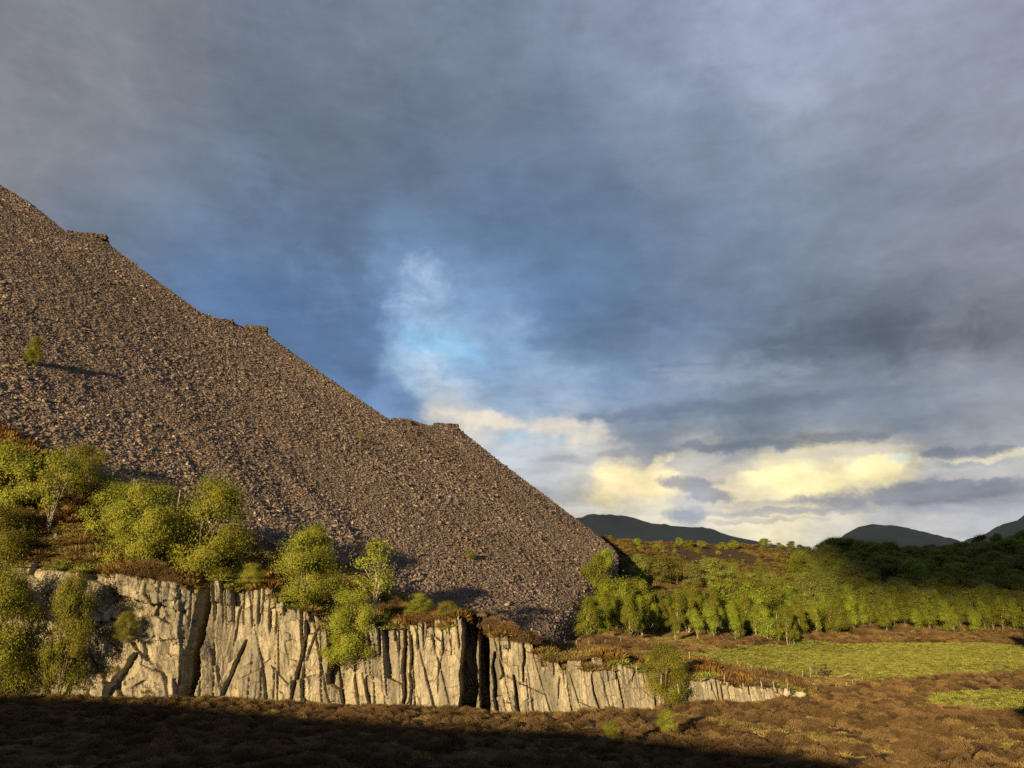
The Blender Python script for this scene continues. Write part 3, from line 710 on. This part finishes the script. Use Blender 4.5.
beyond = lambda X, Y: ~((Y > yc(X) - .6) & (Y < yc(X) + 12.5) & (X < 39))
nearx = lambda X, Y: inview(X, Y) & ((zone(X, Y) == 0) | (zone(X, Y) == 4)) & beyond(X, Y) & ~((X < 10) & (Y > yc(X)))
Xa, Ya = jitter_pts(-62, 60, 44, 78, .95, nearx)
Xb, Yb = jitter_pts(-75, 110, 78, 128, 1.08, nearx)
Xc, Yc = jitter_pts(10, 190, 128, 262, 1.3, lambda X, Y: nearx(X, Y) & (X > .06 * Y + 4))
sz = np.concatenate([np.full(len(Xa), .80), np.full(len(Xb), .85), np.full(len(Xc), 1.35)])
X = np.concatenate([Xa, Xb, Xc]); Y = np.concatenate([Ya, Yb, Yc])
gap = fbm(X * .5, Y * .5, 91, 3); kp = gap > .395; X, Y, sz = X[kp], Y[kp], sz[kp]
n = len(X); s = sz * rng.uniform(.55, 1.4, n) * (.7 + .6 * fbm(X * .3, Y * .3, 77, 2))
scatter("heather", np.stack([X, Y, HT(X, Y)], 1), np.stack([rng.normal(0, .12, n), rng.normal(0, .12, n), rng.uniform(0, 6.28, n)], 1),
        np.stack([s, s, s * rng.uniform(.6, 1.25, n)], 1), rng.integers(0, 7, n), heath)
Xg, Yg = jitter_pts(20, 175, 60, 240, .95, lambda X, Y: inview(X, Y) & (zone(X, Y) == 1) & beyond(X, Y))
spread_tufts("grass", Xg, Yg, grassc, .6, 1.15, 4)
def strawkeep(X, Y): return inview(X, Y) & (zone(X, Y) == 2) & beyond(X, Y) & (Y < 235) & (X > -70)
Xs_, Ys_ = jitter_pts(-75, 150, 40, 235, .75, strawkeep)
# base of the rock face and gaps in the heather
Xe = rng.uniform(-60, 38, 420); Ye = yc(Xe) - rng.uniform(.3, 2.0, 420)
Xf, Yf = jitter_pts(-60, 100, 20, 125, 1.7, lambda X, Y: inview(X, Y) & (zone(X, Y) == 0) & beyond(X, Y) & (fbm(X * .15, Y * .15, 93, 3) > .535 - .03 * (X > 20)))
X = np.concatenate([Xs_, Xe, Xf]); Y = np.concatenate([Ys_, Ye, Yf])
spread_tufts("dry_grass", X, Y, strawc, .45, .95, 4)
# moorland hillside behind the birches
Xm, Ym = jitter_pts(-10, 230, 228, 420, 1.8, lambda X, Y: (X > .07 * Y) & (X < np.where(Y < 275, .75, .48) * Y) & (zone(X, Y) >= 2))
moorc = proto_coll("moor", [tuft(60 + i, 150, .50, .55, .04, .45, M_moor) for i in range(4)])
kp = (zone(Xm, Ym) != 4) | (rng.random(len(Xm)) < .35); Xm, Ym = Xm[kp], Ym[kp]
spread_tufts("moor_grass", Xm, Ym, moorc, 1.2, 2.6, 4)
# cliff-top plants
shx = rng.uniform(-78, 38, 5200); shf = rng.random(5200) ** 1.15
y0 = np.interp(shx, xs, YY[-1]); shy = y0 + .25 + shf * (yc(shx) + 17 - y0)
kp = (shy < np.array([plane_y(512 + F * a / 110, 560) for a in shx]) + 40)
shx, shy = shx[kp], shy[kp]; shz = np.array([shelf(a, b_) for a, b_ in zip(shx, shy)])
bx0 = rng.uniform(-78, -60, 260); by0 = np.interp(bx0, TOE_X, TOE_Y) - rng.uniform(.2, 6, 260)
shx = np.concatenate([shx, bx0]); shy = np.concatenate([shy, by0]); shz = np.concatenate([shz, HT(bx0, by0)])
nn = fbm(shx * .12, shy * .12, 95, 3); nn[-260:] = .5; n3 = fbm(shx * .3, shy * .3, 96, 2)
for nm, m_, coll, a0, a1, nk in (("cliff_top_grass", (nn > .54) & (n3 > .5), grassc, .9, 1.9, 4), ("cliff_top_straw", (nn > .54) & (n3 <= .5), strawc, .9, 2.0, 4), ("cliff_top_bracken", (nn <= .54) & (nn > .44), brackc, .6, 1.4, 4), ("cliff_top_heather", nn <= .44, heath, .9, 1.7, 6)):
    spread_tufts(nm, shx[m_], shy[m_], coll, a0, a1, nk, shz[m_])

# ------------------------------------------------------------------ trees
def leaf_quads(r, cen, n, sig, size, flat=.8):
    c = cen + r.normal(0, 1, (n, 3)) * np.asarray(sig)
    nrm = r.normal(0, 1, (n, 3)) + (c - cen) / (np.asarray(sig) + 1e-6) * .9 + (cen - np.array([0, 0, .45])) * 3. + np.array([0, 0, .3])
    nrm /= np.linalg.norm(nrm, axis=1)[:, None]
    t = np.cross(nrm, r.normal(0, 1, (n, 3))); t /= np.linalg.norm(t, axis=1)[:, None] + 1e-9; b = np.cross(nrm, t)
    l = size * r.uniform(.6, 1.3, n)[:, None]
    return np.stack([c - t * l, c + b * l * .55, c + t * l, c - b * l * .55], 1).reshape(-1, 3)
def make_tree(seed, kind, leafm, barkm, leafn=5200):
    """unit-height tree: (crown mesh, trunk mesh)"""
    r = np.random.default_rng(seed); tr = MB(); L = []
    if kind == 'birch': rad, lo, ncl, csz, lsz, stems = .22, .20, 26, .054, .014, 1
    elif kind == 'bush': rad, lo, ncl, csz, lsz, stems = .47, .08, 50, .074, .0105, 5
    elif kind == 'sapling': rad, lo, ncl, csz, lsz, stems = .28, .30, 24, .062, .014, 2
    else: rad, lo, ncl, csz, lsz, stems = .38, .12, 34, .078, .018, 2
    tops = []
    for k in range(stems):
        an = r.uniform(0, 6.28); sp = (0 if stems == 1 else rad * r.uniform(.25, .6))
        hh = r.uniform(.75, .95) if stems > 1 else .96
        pts = [(math.cos(an) * sp * f ** 1.2 + r.normal(0, .012), math.sin(an) * sp * f ** 1.2 + r.normal(0, .012), -.03 + hh * f) for f in np.linspace(0, 1, 8)]
        tr.tube(pts, np.linspace(.016 if stems == 1 else .013, .003, 8)); tops.append(pts)
    off = r.uniform(-.08, .08, 2)
    for k in range(ncl):
        f = r.random() ** .85
        z = lo + (1 - lo) * f * .95
        if kind == 'birch': env = rad * (math.sin(math.pi * min(1, .12 + .88 * f) ** .8) * .9 + .18) * (1.05 - .55 * f)
        elif kind == 'bush': env = rad * math.sqrt(max(.03, 1 - ((f - .35) / .68) ** 2))
        else: env = rad * math.sqrt(max(.04, 1 - ((f - .45) / .60) ** 2))
        a = r.uniform(0, 6.28); q = env * math.sqrt(r.uniform(.12, 1)) * r.uniform(.75, 1.12)
        cen = np.array([math.cos(a) * q + off[0] * f, math.sin(a) * q + off[1] * f, z])
        cs = csz * r.uniform(.6, 1.35)
        L.append(leaf_quads(r, cen, int(leafn / ncl * r.uniform(.5, 1.5)), (cs, cs, cs * (.62 if kind != 'birch' else .9)), lsz))
        if k % 2 == 0 or kind == 'sapling':
            st = tops[k % len(tops)]; i = min(6, max(1, int(f * 5.5) + 1)); p0 = np.array(st[i - 1])
            mid = p0 * .5 + cen * .5 + np.array([0, 0, -.015])
            tr.tube([p0, mid, cen], [.006, .004, .0015], 4)
    n = int(leafn * .04)                          # stray leaves round the whole crown
    L.append(leaf_quads(r, np.array([0, 0, lo + (1 - lo) * .5]), n, (rad * .5, rad * .5, (1 - lo) * .24), lsz))
    V = np.concatenate(L)
    return mesh("crown", V, np.arange(len(V)).reshape(-1, 4), leafm), tr.mesh("trunk", barkm, True)
BIRCH = [make_tree(100 + i, 'birch', M_leaf_birch, M_bark_pale, 9500) for i in range(7)]
BUSH = [make_tree(200 + i, 'bush', M_leaf_bush, M_bark, 36000) for i in range(6)]
OAK = [make_tree(300 + i, 'oak', M_leaf_dark, M_bark, 9000) for i in range(6)]
MIXT = [make_tree(350 + i, 'oak', M_leaf_birch, M_bark, 14000) for i in range(4)]
SAP = [make_tree(400 + i, 'sapling', M_leaf_bush, M_bark_pale, 4200) for i in range(3)]
GORSE = [make_tree(450 + i, 'bush', M_leaf_gold, M_bark, 6000) for i in range(2)]
trng = random.Random(11)
def tree(name, cat, pair, loc, h, wide, label, group=None, lean=(0, 0)):
    o = bpy.data.objects.new(name, None); COL.objects.link(o); o.location = loc
    o.rotation_euler = (lean[0], lean[1], trng.uniform(0, 6.28) if lean == (0, 0) else trng.uniform(-.4, .4)); o.scale = (h * wide, h * wide, h)
    link("trunk", pair[1], o); link("crown", pair[0], o)
    return tag(o, label, cat, group)
# trees and bushes on and about the rock face: name, kind set, px centre, py base, py top, depth, width factor, label
CL = [
    ("birch_tree", BUSH, 8, 560, 452, 99, .75, "leafy tree at the photo's left edge, top of the bank just under the scree"),
    ("birch_tree", BUSH, -14, 600, 515, 92, .9, "yellow-green bush cut by the left edge halfway up the broken bank"),
    ("bush", BUSH, -12, 700, 590, 85.5, .62, "bright bush cut by the left edge at the foot of the broken cliff"),
    ("bush", BUSH, 58, 700, 592, 88, .42, "large darker green bush at the cliff foot, second from the left edge"),
    ("birch_tree", SAP, 48, 534, 452, 95.5, .8, "slim birch with a bare white leaning trunk above pale rocks"),
    ("birch_tree", BUSH, 78, 535, 450, 103, .7, "tall dark green tree behind the white-trunked birch, highest on the bank"),
    ("birch_tree", BUSH, 108, 560, 486, 100, .75, "tree filling the bank between the white-trunked birch and the broad willow"),
    ("willow_tree", BUSH, 142, 580, 492, 97, .85, "broad willow on the bank, above the middle of the broken pale cliff"),
    ("willow_tree", BUSH, 200, 586, 490, 99, .80, "tall rounded willow at the top of the deep dark cleft"),
    ("bush", SAP, 184, 690, 625, 96.5, .6, "thin airy sapling growing inside the deep dark cleft"),
    ("bush", BUSH, 124, 643, 616, 90, .75, "small bush on a ledge of the pale broken cliff"),
    ("willow_tree", BUSH, 303, 608, 534, 98.5, .85, "round dense willow on the cliff top, beside the first slate wall face"),
    ("willow_tree", SAP, 374, 614, 548, 99, 1.15, "open leaning willow with bare branches on the cliff top near the scree"),
    ("bush", BUSH, 346, 668, 600, 94.5, .72, "bush hanging down the notch in the middle of the rock face"),
    ("bush", BUSH, 664, 706, 655, 95.5, .85, "bush growing at the low right part of the rock face"),
    ("bush", BUSH, 668, 733, 714, 72, .95, "small green bush alone in the sunlit heather below the rock face"),
    ("bush", BUSH, 612, 738, 725, 66, 1.3, "low olive bush in the heather at the edge of the foreground shade"),
    ("bush", BUSH, 250, 588, 566, 97, 1.3, "low yellow-green scrub on the highest block of the cliff top"),
    ("bush", BUSH, 222, 590, 570, 97.5, 1.2, "low scrub on the cliff top just right of the dark cleft"),
    ("bush", BUSH, 418, 616, 596, 98, 1.3, "low green scrub along the cliff top, above the middle rock wall"),
    ("bush", BUSH, 448, 620, 604, 97, 1.3, "low scrub on the cliff top just left of the black central cleft"),
    ("bush", GORSE, 335, 600, 574, 100, 1.1, "golden scrub on the cliff top between round willow and open willow"),
    ("gorse_bush", GORSE, 100, 582, 560, 96, 1.1, "orange and gold scrub over the top of the pale broken cliff"),
    ("gorse_bush", GORSE, 62, 552, 534, 98, 1.1, "golden scrub beside the pale rocks under the white birch trunk"),
    ("sapling", MIXT, 33, 367, 336, None, .62, "lone small tree growing high on the bare slate scree"),
    ("round_tree", MIXT, 597, 596, 560, None, .9, "round sunlit tree at the right edge of the scree, above the birch wood"),
    ("round_tree", MIXT, 605, 574, 552, None, 1.0, "smaller round tree at the scree's right corner, under the moor's skyline"),
    ("bush", GORSE, 360, 441, 432, None, 1.2, "tiny yellow bush in the middle of the slate scree"),
    ("bush", BUSH, 470, 560, 551, None, 1.1, "tiny green tuft low on the slate scree"),
]
def bases(px, py, dist):
    return at(px, py, dist)
for i, (nm, kind, px, pb, ptp, dist, wd, lab) in enumerate(CL):
    if dist is None:
        u, w, y = scree_pt(px, pb); loc = (u * y, float(y), float(w * y))
    else: loc = at(px, pb, dist)
    h = (pb - ptp) / F * loc[1] * 1.06
    cat = {"birch_tree": "tree", "willow_tree": "tree", "sapling": "tree", "round_tree": "tree"}.get(nm, "bush")
    tree(nm, cat, kind[i % len(kind)], loc, h, wd, lab)

ORD = ["first", "second", "third", "fourth", "fifth", "sixth", "seventh", "eighth", "ninth", "tenth", "eleventh", "twelfth", "thirteenth", "fourteenth", "fifteenth",
       "sixteenth", "seventeenth", "eighteenth", "nineteenth", "twentieth", "twenty-first", "twenty-second", "twenty-third", "twenty-fourth", "twenty-fifth", "twenty-sixth", "twenty-seventh", "twenty-eighth", "twenty-ninth", "thirtieth", "thirty-first", "thirty-second"]
def row(pts, sets, name, cat, fmt, group, h0, h1, w0=.9, w1=1.2):
    """pts (px, depth) sorted left to right, each on the terrain"""
    for i, (px, y) in enumerate(sorted(pts)):
        u = (px - 512) / F / 1.04; x = u * y; z = Hs(x, y) - .1
        tree(name, cat, sets[trng.randrange(len(sets))], (x, y, z), trng.uniform(h0, h1), trng.uniform(w0, w1), fmt % ORD[i], group)
def spaced(x0, x1, n, y0, y1, jx=.35, jy=4.):
    st = (x1 - x0) / max(1, n - 1)
    return [(x0 + st * i + trng.uniform(-jx, jx) * st, y0 + (y1 - y0) * i / max(1, n - 1) + trng.uniform(-jy, jy)) for i in range(n)]
row(spaced(584, 800, 26, 142, 206, .5, 7.), BIRCH, "birch_tree", "tree", "%s sunlit birch from the scree toe in the front row of the birch wood", "birches of the sunlit wood", 5.5, 9.5, .75, 1.1)
row(spaced(604, 812, 18, 162, 228, .5, 8.), BIRCH, "birch_tree", "tree", "%s birch from the left in the sunlit wood's second row", "birches of the sunlit wood", 7, 11, .75, 1.1)
row(spaced(612, 824, 12, 172, 240), BIRCH + MIXT, "birch_tree", "tree", "%s tree from the left in the sunlit wood's back row", "birches of the sunlit wood", 7, 11, 1.0, 1.4)
FARB = [(a_, make_tree(520 + i, 'birch', M_leaf_birch, M_bark, 10)[1]) for i, (a_, _) in enumerate(BIRCH)]  # grey bark in place of pale, standing for shade on the trunks
row(spaced(822, 1040, 28, 250, 272, .5, 6.), FARB, "birch_tree", "tree", "%s birch from the left in the row along the meadow's far edge", "birches along the meadow's far edge", 7, 11.5, .8, 1.2)
row(spaced(812, 1046, 20, 266, 286), BIRCH + OAK, "birch_tree", "tree", "%s tree from the left just behind the meadow-edge birches", "trees behind the meadow-edge birches", 9, 12.5, 1.0, 1.3)
row([(604, 205), (640, 258), (662, 262), (678, 268), (694, 266), (712, 272), (730, 276), (752, 272), (783, 262), (800, 268), (772, 282), (806, 296), (764, 295), (748, 262)], OAK + OAK + MIXT, "round_tree", "tree", "%s round tree from the left above the birch wood", "round trees on the slope above the birches", 7, 10.5, .95, 1.2)
row([(692, 372), (683, 375), (705, 380), (726, 392), (738, 395), (770, 400), (785, 398), (796, 402), (806, 404), (640, 345)], MIXT, "skyline_tree", "tree", "%s small tree from the left along the brown moor's skyline", "trees on the brown moor's skyline", 3, 5.5, 1.1, 1.6)
row(spaced(822, 1040, 24, 412, 425, .4, 8), MIXT + OAK, "skyline_tree", "tree", "%s tree from the left on the skyline of the dark wooded slope", "trees on the skyline of the dark wood", 5.5, 10, .95, 1.3)
# the shaded wood between: one mass
wx_ = []; 
for _ in range(560):
    px = rng.uniform(800, 1140); y = rng.uniform(278, 425)
    x = (px - 512) / F / 1.03 * y
    if px < 830 and y > 370: continue
    wx_.append((x, y))
wx_ = np.array(wx_); nW = len(wx_)
wood = proto_coll("woodland", [p[0] for p in OAK] + [p[0] for p in MIXT])
hW = rng.uniform(6, 12, nW); wW = hW * rng.uniform(.85, 1.3, nW)
scatter("woodland", np.stack([wx_[:, 0], wx_[:, 1], HT(wx_[:, 0], wx_[:, 1]) - .4], 1), np.stack([np.zeros(nW), np.zeros(nW), rng.uniform(0, 6.28, nW)], 1),
        np.stack([wW, wW, hW], 1), np.where(rng.random(nW) < .85, rng.integers(0, 6, nW), rng.integers(6, 10, nW)), wood)
# low scrub on the moor slope
bx = []
for _ in range(150):
    px = rng.uniform(596, 815); y = rng.uniform(236, 390); bx.append(((px - 512) / F / 1.03 * y, y))
bx = np.array(bx); nb = len(bx); hb = rng.uniform(.8, 2.6, nb)
scrub = proto_coll("scrub", [p[0] for p in BUSH])
scatter("moor_scrub", np.stack([bx[:, 0], bx[:, 1], HT(bx[:, 0], bx[:, 1]) - .2], 1), np.stack([np.zeros(nb), np.zeros(nb), rng.uniform(0, 6.28, nb)], 1),
        np.stack([hb * 1.3, hb * 1.3, hb], 1), rng.integers(0, 6, nb), scrub)
# trees just outside the frame on the right, whose shadows reach the grass
for i, (x, y, h, s_, lab) in enumerate([(34, 41, 6.5, BUSH, "bushy willow right of the frame above the near heather"), (39, 47, 7.0, MIXT, "taller willow right of the frame beside the bushy one")]):
    tree("willow_tree", "tree", s_[i], (x, y, Hs(x, y) - .1), h, 1.0, lab, "willows right of the frame")
row([(1085, 150), (1098, 170), (1090, 190), (1102, 205), (1084, 222), (1108, 186), (1080, 236), (1115, 215)], BIRCH, "birch_tree", "tree", "%s birch of the clump at the meadow's right end", "birches at the meadow's right end", 15, 19, 1.0, 1.3)

# ------------------------------------------------------------------ fences: one thing each, posts and wire as parts
def fence(name, pts, h, label, lean=.10, th=1.0):
    """pts: 3D feet of the posts"""
    o = bpy.data.objects.new(name, None); COL.objects.link(o); o.location = pts[0]
    P0 = np.array(pts[0]); tops = []
    for p in pts:
        hh = h * trng.uniform(.85, 1.12); lx, ly = trng.gauss(0, lean), trng.gauss(0, lean)
        q = np.array(p) - P0; mb = MB(); t = q + np.array([lx * hh, ly * hh, hh])
        mb.tube([q + np.array([0, 0, -.3]), q + np.array([lx * .5 * hh, ly * .5 * hh, hh * .5]), t], [.066 * th, .06 * th, .055 * th], 7)
        link("post", mb.mesh("post", M_post), o); tops.append((q, t))
    mb = MB()
    for k in (.45, .75, .95):
        mb.tube([a + (b - a) * k for a, b in tops], .008, 4)
    link("wire", mb.mesh("wire", M_wire), o)
    return tag(o, label, "fence")
def scree_foot(px, py):
    y = plane_y(px, py) * .955; u, w = ray(px, py); return (u * y, y, max(shelf(u * y, y), w * y - .6))
fence("post_and_wire_fence", [scree_foot(a, b) for a, b in [(90, 477), (111, 484), (134, 491), (155, 497), (178, 503), (199, 511), (219, 519), (241, 524), (262, 528), (294, 536), (318, 546)]], 2.3, "old post and wire fence along the foot of the scree above the trees", .10, 1.5)
def gfence(lst, h, label):
    pts = []
    for px, y in lst:
        x = (px - 512) / F / 1.06 * y; pts.append((x, y, shelf(x, y)))
    fence("post_and_wire_fence", pts, h, label)
gfence([(524, 108), (532, 109), (540, 110), (549, 112), (557, 114), (566, 117), (577, 121), (590, 125), (604, 128), (621, 131), (640, 134), (660, 137), (682, 141), (700, 142)], 1.15, "wire fence on the heather bank between rock face and birch wood")
gfence([(690, 116), (706, 117), (722, 117), (737, 118), (751, 119), (766, 120), (782, 121), (801, 123), (809, 124.5)], 1.3, "wire fence across the heather along the meadow's near edge")
gfence([(612, 88), (636, 90), (660, 91), (677, 92), (700, 93), (723, 94), (742, 96), (760, 97), (772, 98.5), (785, 100), (803, 103), (813, 106), (834, 111), (844, 114), (851, 117), (860, 121)], .75, "pale-posted wire fence in front of the rock face's low right end")
# gate frame at the meadow corner
gx_, gy_ = (814 - 512) / F / 1.06 * 125, 125
gate = bpy.data.objects.new("field_gate", None); COL.objects.link(gate); gate.location = (gx_, gy_, Hs(gx_, gy_)); gate.rotation_euler = (0, 0, .35)
for dx_ in (0, 2.2):
    mb = MB(); mb.tube([(dx_, 0, -.3), (dx_, 0, 1.2), (dx_ + .02, 0, 2.2 if dx_ == 0 else 1.9)], .10, 8); link("post", mb.mesh("post", M_darkwood), gate)
for k, z in enumerate((.35, .8, 1.25, 1.7)):
    mb = MB(); mb.box((1.1, -.12, z), (2.2, .05, .14)); link("rail", mb.mesh("rail", M_darkwood), gate)
mb = MB(); mb.box((1.1, -.18, 1.0), (2.3, .04, .12), 0, 0, None, (0, .55)); link("brace", mb.mesh("brace", M_darkwood), gate)
tag(gate, "dark timber gate between two posts at the meadow's near corner", "gate")
mb = MB(); mb.tube([(0, 0, .05), (1.2, -.2, .5), (2.2, -.4, 1.1)], [.09, .08, .07], 7)
tag(link("fallen_post", mb.mesh("fallen_post", M_post), None, (gx_ + 2.6, gy_ - .6, Hs(gx_ + 2.6, gy_ - .6)), (0, 0.1, 0)), "pale fallen fence post leaning beside the dark gate", "post")

# ------------------------------------------------------------------ dry-stone platforms on the tip's crest
srng = np.random.default_rng(5)
def platform(px0, px1, py, thick, label):
    pm = (px0 + px1) / 2; pyc = float(np.interp(pm, cpx, cpy)); u, w, y = scree_pt(pm, pyc); y = float(y)
    Wd = (px1 - px0) / F * y; Hh = thick / F * y
    o = bpy.data.objects.new("stone_platform", None); COL.objects.link(o); zc_ = float(ray(pm, py)[1]) * y
    o.location = (u * y, y + 1., zc_); o.rotation_euler = (0, 0, .25)
    mb = MB(); nx = max(6, int(Wd / .9)); nz = max(3, int(Hh / .35))
    for k in range(nz):
        for i in range(nx):
            mb.box(((i + .5 + (k % 2) * .4) * Wd / nx - Wd / 2 + srng.normal(0, .08), srng.normal(0, .15), -(k + .5) * Hh / nz), (Wd / nx * srng.uniform(.85, 1.15), 1.6, Hh / nz * srng.uniform(.8, 1.05)), srng.normal(0, .10), .16, srng)
    link("wall", mb.mesh("wall", M_stone), o)
    mb = MB(); mb.box((0, 2.6, -Hh * .55), (Wd * .96, 4., Hh * .9), 0, .12, srng); link("fill", mb.mesh("fill", M_scree), o)
    tag(o, label, "stone wall", "stone platforms on the tip's crest")
platform(66, 105, 232, 5, "dark flat-topped stone platform highest on the scree's skyline")
platform(244, 266, 325, 10, "square-ended stone block on the scree's skyline, second down from the top")
platform(205, 232, 318, 4, "thin stone ledge on the scree's skyline just above the square-ended block")
platform(390, 411, 418, 6, "dark stone platform on the skyline where the lower tip begins")
platform(433, 458, 423, 6, "lowest stone platform on the scree's skyline, nearest the bright cloud")

# ------------------------------------------------------------------ boulders
def boulder(seed, loc, size, label, m=M_pale):
    r = np.random.default_rng(seed); n1, n2 = 9, 7
    V = []
    for i in range(n2):
        for j in range(n1):
            th = 6.2832 * j / n1; ph = math.pi * (.06 + .88 * i / (n2 - 1))
            k = .6 + .7 * r.random()
            V.append((math.sin(ph) * math.cos(th) * k * size[0], math.sin(ph) * math.sin(th) * k * size[1], math.cos(ph) * k * size[2]))
    Fq = [(i * n1 + j, i * n1 + (j + 1) % n1, (i + 1) * n1 + (j + 1) % n1, (i + 1) * n1 + j) for i in range(n2 - 1) for j in range(n1)]
    V += [(0, 0, size[2]), (0, 0, -size[2])]
    o = link("boulder", mesh("boulder", V, np.array(Fq), m), None, loc, (0, 0, r.uniform(0, 6)))
    return tag(o, label, "boulder")
boulder(1, at(55, 542, 95.5), (1.2, .9, .9), "pale rock under the white-trunked birch, larger of two")
boulder(2, at(38, 546, 95), (.9, .8, .8), "smaller pale rock left of the one under the white-trunked birch")
boulder(3, at(97, 562, 94.5), (.9, .8, .8), "pale rock at the top edge of the broken cliff")
boulder(4, at(800, 694, 101), (.7, .6, .4), "pale boulder at the very right end of the rock face")
boulder(5, at(787, 693, 100.5), (.6, .5, .5), "squat pale boulder just left of the rock face's right end")
boulder(6, at(483, 615, 100), (.8, .7, .35), "flat pale slab perched above the black central cleft", M_stone)

# ------------------------------------------------------------------ far hills
def hill(name, prof, y0, depth, seed):
    pts = [at(a, b, y0) for a, b in prof]; X0 = np.array([p[0] for p in pts]); Z0 = np.array([p[2] for p in pts])
    hx = np.linspace(X0[0], X0[-1], 260); hy = np.linspace(-1, 1, 60)
    HX, HYn = np.meshgrid(hx, hy)
    rid = np.interp(HX + HYn * 0, X0, Z0)
    k = np.clip(1 - np.abs(HYn) ** 1.6, 0, 1)
    n = (fbm(HX * .0035, HYn * 4, seed, 5) - .5)
    Z = -40 + (rid + 40) * k * (1 + .22 * n * (np.abs(HYn) > .02)) 
    Y = y0 + HYn * depth
    Xw = HX * (1 + HYn * depth / y0 * .5)
    me = mesh(name, np.stack([Xw.ravel(), Y.ravel(), Z.ravel()], 1), grid_faces(60, 260), M_hill, True)
    o = link(name, me); o['kind'] = 'structure'
hill("hill", [(300, 560), (450, 540), (560, 520), (590, 518), (625, 520), (660, 525), (700, 528), (735, 537), (770, 544), (820, 553), (900, 575)], 4600, 900, 60)
hill("hill", [(770, 590), (815, 560), (832, 546), (845, 534), (858, 527), (872, 524), (890, 526), (920, 533), (950, 540), (1000, 552), (1060, 570)], 5200, 700, 61)
hill("hill", [(900, 570), (950, 546), (985, 534), (1003, 524), (1018, 520), (1050, 512), (1120, 505), (1250, 520), (1400, 560)], 6000, 900, 62)

# ------------------------------------------------------------------ the cloud bank behind the camera that shades the far valley
Q0 = 3000.
cs_ = np.concatenate([np.linspace(-3200, -300, 60, endpoint=False), np.linspace(-300, 300, 200, endpoint=False), np.linspace(300, 3200, 60)]); ck = np.linspace(0, 1, 70)
bot = np.interp(cs_, [-3200, -150, -110, -75, -55, -8, 120, 3200], [940, 900, 604, 598, 588, 532, 530, 548]) + (fbm(cs_ * .02, cs_ * 0, 70, 4) - .5) * 26
CS, CK = np.meshgrid(cs_, ck)
ang = CK * 2 * np.pi
cz = bot[None] + 1000 * (1 - np.cos(ang)); cq = Q0 + 260 * np.sin(ang)
bump_ = (fbm(CS * .004, CK * 14, 71, 4) - .5)
cq = cq + bump_ * 220 * np.sin(ang / 2) ** .5 * np.sign(np.sin(ang) + 1e-6)
cx = CA * CS - SA * cq; cyy = -SA * CS - CA * cq
me = mesh("cloud", np.stack([cx.ravel(), cyy.ravel(), cz.ravel()], 1), grid_faces(70, 320), M_cloud, True)
o = link("cloud", me); o['kind'] = 'structure'
